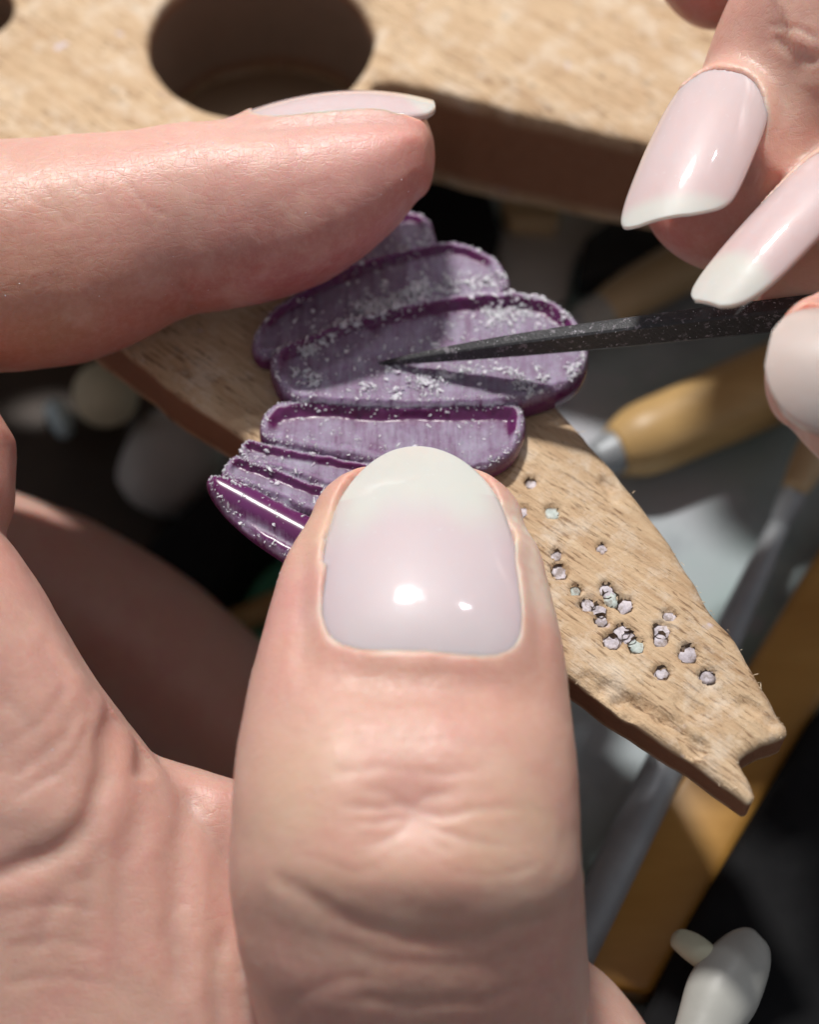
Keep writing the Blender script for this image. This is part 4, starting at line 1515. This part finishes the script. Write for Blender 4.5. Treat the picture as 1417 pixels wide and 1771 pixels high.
n1 = aim_nail((1266, 118), (1152, 374), 10.62, (1190, 300), 10.7, LAMP1, [
    (0.0, -.10, .10), (0.04, -.20, .20), (0.12, -.28, .28), (0.26, -.325, .325), (0.5, -.335, .335), (0.75, -.33, .33), (0.88, -.31, .31), (0.95, -.265, .275), (0.985, -.20, .22), (1.0, -.13, .15)],
    sag=0.14, bow=0.06, thick=0.03, skew=0.46)
n2 = aim_nail((1462, 258), (1222, 520), 10.25, (1335, 418), 10.4, LAMP1, [
    (0.0, -.10, .10), (0.04, -.17, .17), (0.14, -.23, .23), (0.3, -.25, .235), (0.55, -.25, .235), (0.76, -.235, .22), (0.90, -.20, .19), (0.97, -.15, .145), (1.0, -.09, .09)],
    sag=0.11, bow=0.05, thick=0.035, skew=0.15)
n3 = Nail(P(1580, 625, 9.30), P(1330, 600, 9.56), nrm(CAMN * 0.8 + UPV * 0.45 - RGT * 0.25), [
    (0.0, -.2, .2), (0.05, -.32, .32), (0.15, -.40, .40), (0.4, -.43, .43), (0.65, -.41, .41), (0.82, -.35, .35), (0.94, -.24, .24), (1.0, -.12, .12)],
    sag=0.24, bow=0.06, thick=0.04)
for nl, tf in ((n1, .82), (n2, .70), (n3, .8)):
    co = nl.fit(co, no, fold=0.012, tfree=tf, depth=0.4, lap=lap)
write_co(rh_me, co)
no = get_no(rh_me)
co = creases(co, no, [([(1330, 60), (1370, 90), (1417, 110)], .03, .012, 9, 12), ([(1320, 40), (1370, 50), (1420, 70)], .02, .010, 9, 12)])
co = co + no * (0.010 * vnoise(co, 1.6, 171) + 0.004 * vnoise(co, 4.5, 172) + 0.0018 * vnoise(co, 14, 173))[:, None]
write_co(rh_me, co)
cols = np.tile(SKIN, (len(co), 1))
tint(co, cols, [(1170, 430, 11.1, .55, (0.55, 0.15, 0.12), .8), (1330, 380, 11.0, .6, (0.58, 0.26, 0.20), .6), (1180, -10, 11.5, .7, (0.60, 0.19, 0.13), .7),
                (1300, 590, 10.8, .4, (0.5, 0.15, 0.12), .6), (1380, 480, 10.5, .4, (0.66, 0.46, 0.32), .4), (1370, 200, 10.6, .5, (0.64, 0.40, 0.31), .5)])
for nl_ in (n1, n2):
    rd, tq, bq = nl_.rim_distance(co)
    k = np.clip(np.exp(-((rd - 0.01) / 0.03) ** 2) * (tq < 0.8) * (0.35 + 0.3 * vnoise(co, 14, 303)), 0, 0.7)[:, None]
    cols = cols * (1 - k) + np.array([0.72, 0.57, 0.50]) * k
set_color(rh_me, 'skin_color', cols)
right = tag(empty('hand', P(1900, 200, 10.0)), 'hand at upper right guiding the black file with long glossy nails', 'hand')
link('hand_skin', rh_me, M_SKIN, right)
n1.build(right, french_col(0.88, 0.01), name='finger_nail')
n2.build(right, french_col(0.72, 0.06), name='finger_nail')
n3.build(right, lambda u, t: np.tile([0.56, 0.46, 0.42], (len(u), 1)), name='thumb_nail')

# ================================================================== WAX SHAVINGS
def scatter():
    V, Fc = [], []

    def flake(p, nrm_, size, curl):
        o = len(V)
        a = rng.random() * 6.283
        t1 = nrm(np.cross(nrm_, [0.3, 0.9, 0.1]))
        t2 = np.cross(nrm_, t1)
        u = math.cos(a) * t1 + math.sin(a) * t2
        w = -math.sin(a) * t1 + math.cos(a) * t2
        l, b = size * (0.8 + 0.9 * rng.random()), size * (0.35 + 0.5 * rng.random())
        h = size * (0.25 + 0.5 * rng.random())
        for i, (x, y, z) in enumerate([(-1, -.6, 0), (0.1, -1, .1), (1, -.3, .1), (.8, .7, 0), (-.2, 1, .15), (-.9, .5, .05), (0.1, 0, 1.0), (-.4, .1, .8)]):
            V.append(p + u * x * l * (1 + .35 * rng.standard_normal()) * .5 + w * y * b * (1 + .35 * rng.standard_normal()) * .6
                     + nrm_ * (z * h + curl * abs(x) * l * 0.3))
        for f in ((0, 1, 6, 7), (1, 2, 6), (2, 3, 6), (3, 4, 7, 6), (4, 5, 7), (5, 0, 7)):
            Fc.append([o + k for k in f])
    up = np.array([0, 0, 1.0])
    # candidates over the wax: weights favour rims, near halves of the pits and gathered clumps
    N = 100000
    pick = rng.integers(0, len(wq), N)
    q = wq[pick] + rng.uniform(-res, res, (N, 2))
    z, s, f, sd = wax_z(q)
    lob = sd.argmax(0)
    clump = sstep(0.10, 0.6, vnoise(q, 5.0, 501)) + 1.2 * sstep(0.25, 0.7, vnoise(q, 11.0, 502))
    px, py, d = project(np.column_stack([q, z]))
    ridge, _ = line_dist(np.column_stack([px, py]), np.array([(530, 602), (580, 572), (640, 536), (700, 520), (740, 505), (800, 492), (870, 488)], float))
    low, _ = line_dist(np.column_stack([px, py]), np.array([(520, 660), (600, 672), (700, 668), (800, 660), (900, 664), (960, 648), (1000, 625)], float))
    upr, _ = line_dist(np.column_stack([px, py]), np.array([(840, 545), (900, 535), (950, 545), (985, 565)], float))
    rimw = np.exp(-(np.maximum(s, 0) / 0.045) ** 2)
    w = 0.005 + 0.13 * clump * np.exp(-(low / 20) ** 2) + 0.42 * np.exp(-(ridge / 13) ** 2) * (0.15 + clump) + 0.26 * np.exp(-(upr / 16) ** 2) * (0.15 + clump) \
        + 0.020 * rimw * (0.3 + clump) + 0.008 * (f > 0.5) * clump
    keep = np.where((rng.random(N) < w * 1.5) & (s > 0.004))[0]
    for k in keep:
        sz = 0.009 + 0.030 * rng.random() ** 3 + (0.012 * rng.random() if ridge[k] < 14 else 0)
        tilt = nrm(up + 0.5 * rng.standard_normal(3) * [1, 1, 0.3])
        flake(np.array([q[k, 0], q[k, 1], z[k] - 0.002 + (0.022 * rng.random() * min(1.0, clump[k]) if min(ridge[k], low[k]) < 14 else 0)]), tilt, sz, 0.4)
    # curled edges along every lobe outline
    pp = np.concatenate([np.repeat(c, 3, 0) for _, _, c in LOB])
    pp = pp + rng.standard_normal(pp.shape) * 0.012
    zz, ss, _, _ = wax_z(pp)
    for k in np.where(ss > 0.003)[0]:
        flake(np.array([pp[k, 0], pp[k, 1], zz[k]]), nrm(up + 0.4 * rng.standard_normal(3)), 0.007 + 0.010 * rng.random(), 0.5)
    # dust on the thumb, the index finger and the file
    lc = get_co(lh_me)
    ln_ = get_no(lh_me)
    px, py, d = project(lc)
    fc = -(ln_ @ FWD)
    cand = np.where((fc > -0.05) & (d < 11.6) & (px > 0) & (py < 1500) & (py > 150) & (px < 1050))[0]
    wgt = np.where((px[cand] > 380) & (py[cand] > 760), 0.4 + 3.0 * (fc[cand] < 0.25), 0.5)
    for k in rng.choice(cand, 260, replace=False, p=wgt / wgt.sum()):
        if thumb_nail.rim_distance(lc[k][None])[0][0] < 9 and thumb_nail.rim_distance(lc[k][None])[0][0] > -0.02:
            continue
        flake(lc[k] + ln_[k] * 0.001, ln_[k], 0.0035 + 0.006 * rng.random() ** 2, 0.2)
    for _ in range(150):
        t = 0.05 + 0.75 * rng.random()
        hh = 0.010 + 0.118 * (1 - math.exp(-3.6 * t))
        ww = 0.010 + 0.060 * (1 - math.exp(-3.6 * t))
        c = f_tip + fdir * flen * t + fup * (0.45 * hh - 0.005)
        if rng.random() < 0.6:
            flake(c + fside * ww * 1.0 + fup * hh * rng.uniform(-0.5, 0.9), fside, 0.003 + 0.006 * rng.random() ** 2, 0.2)
        else:
            flake(c + fup * hh + fside * ww * rng.uniform(-0.5, 0.6), fup, 0.003 + 0.007 * rng.random() ** 2, 0.2)
    return V, Fc


V, Fc = scatter()
sh = link('wax_shavings', mesh_of('wax_shavings', V, Fc), M_SHAVE, smooth=False)
tag(sh, 'pale lilac wax shavings scattered over the purple carving', 'shavings', kind='stuff')
print('shaving faces', len(Fc), 'hand verts', len(lh_me.vertices), len(rh_me.vertices))
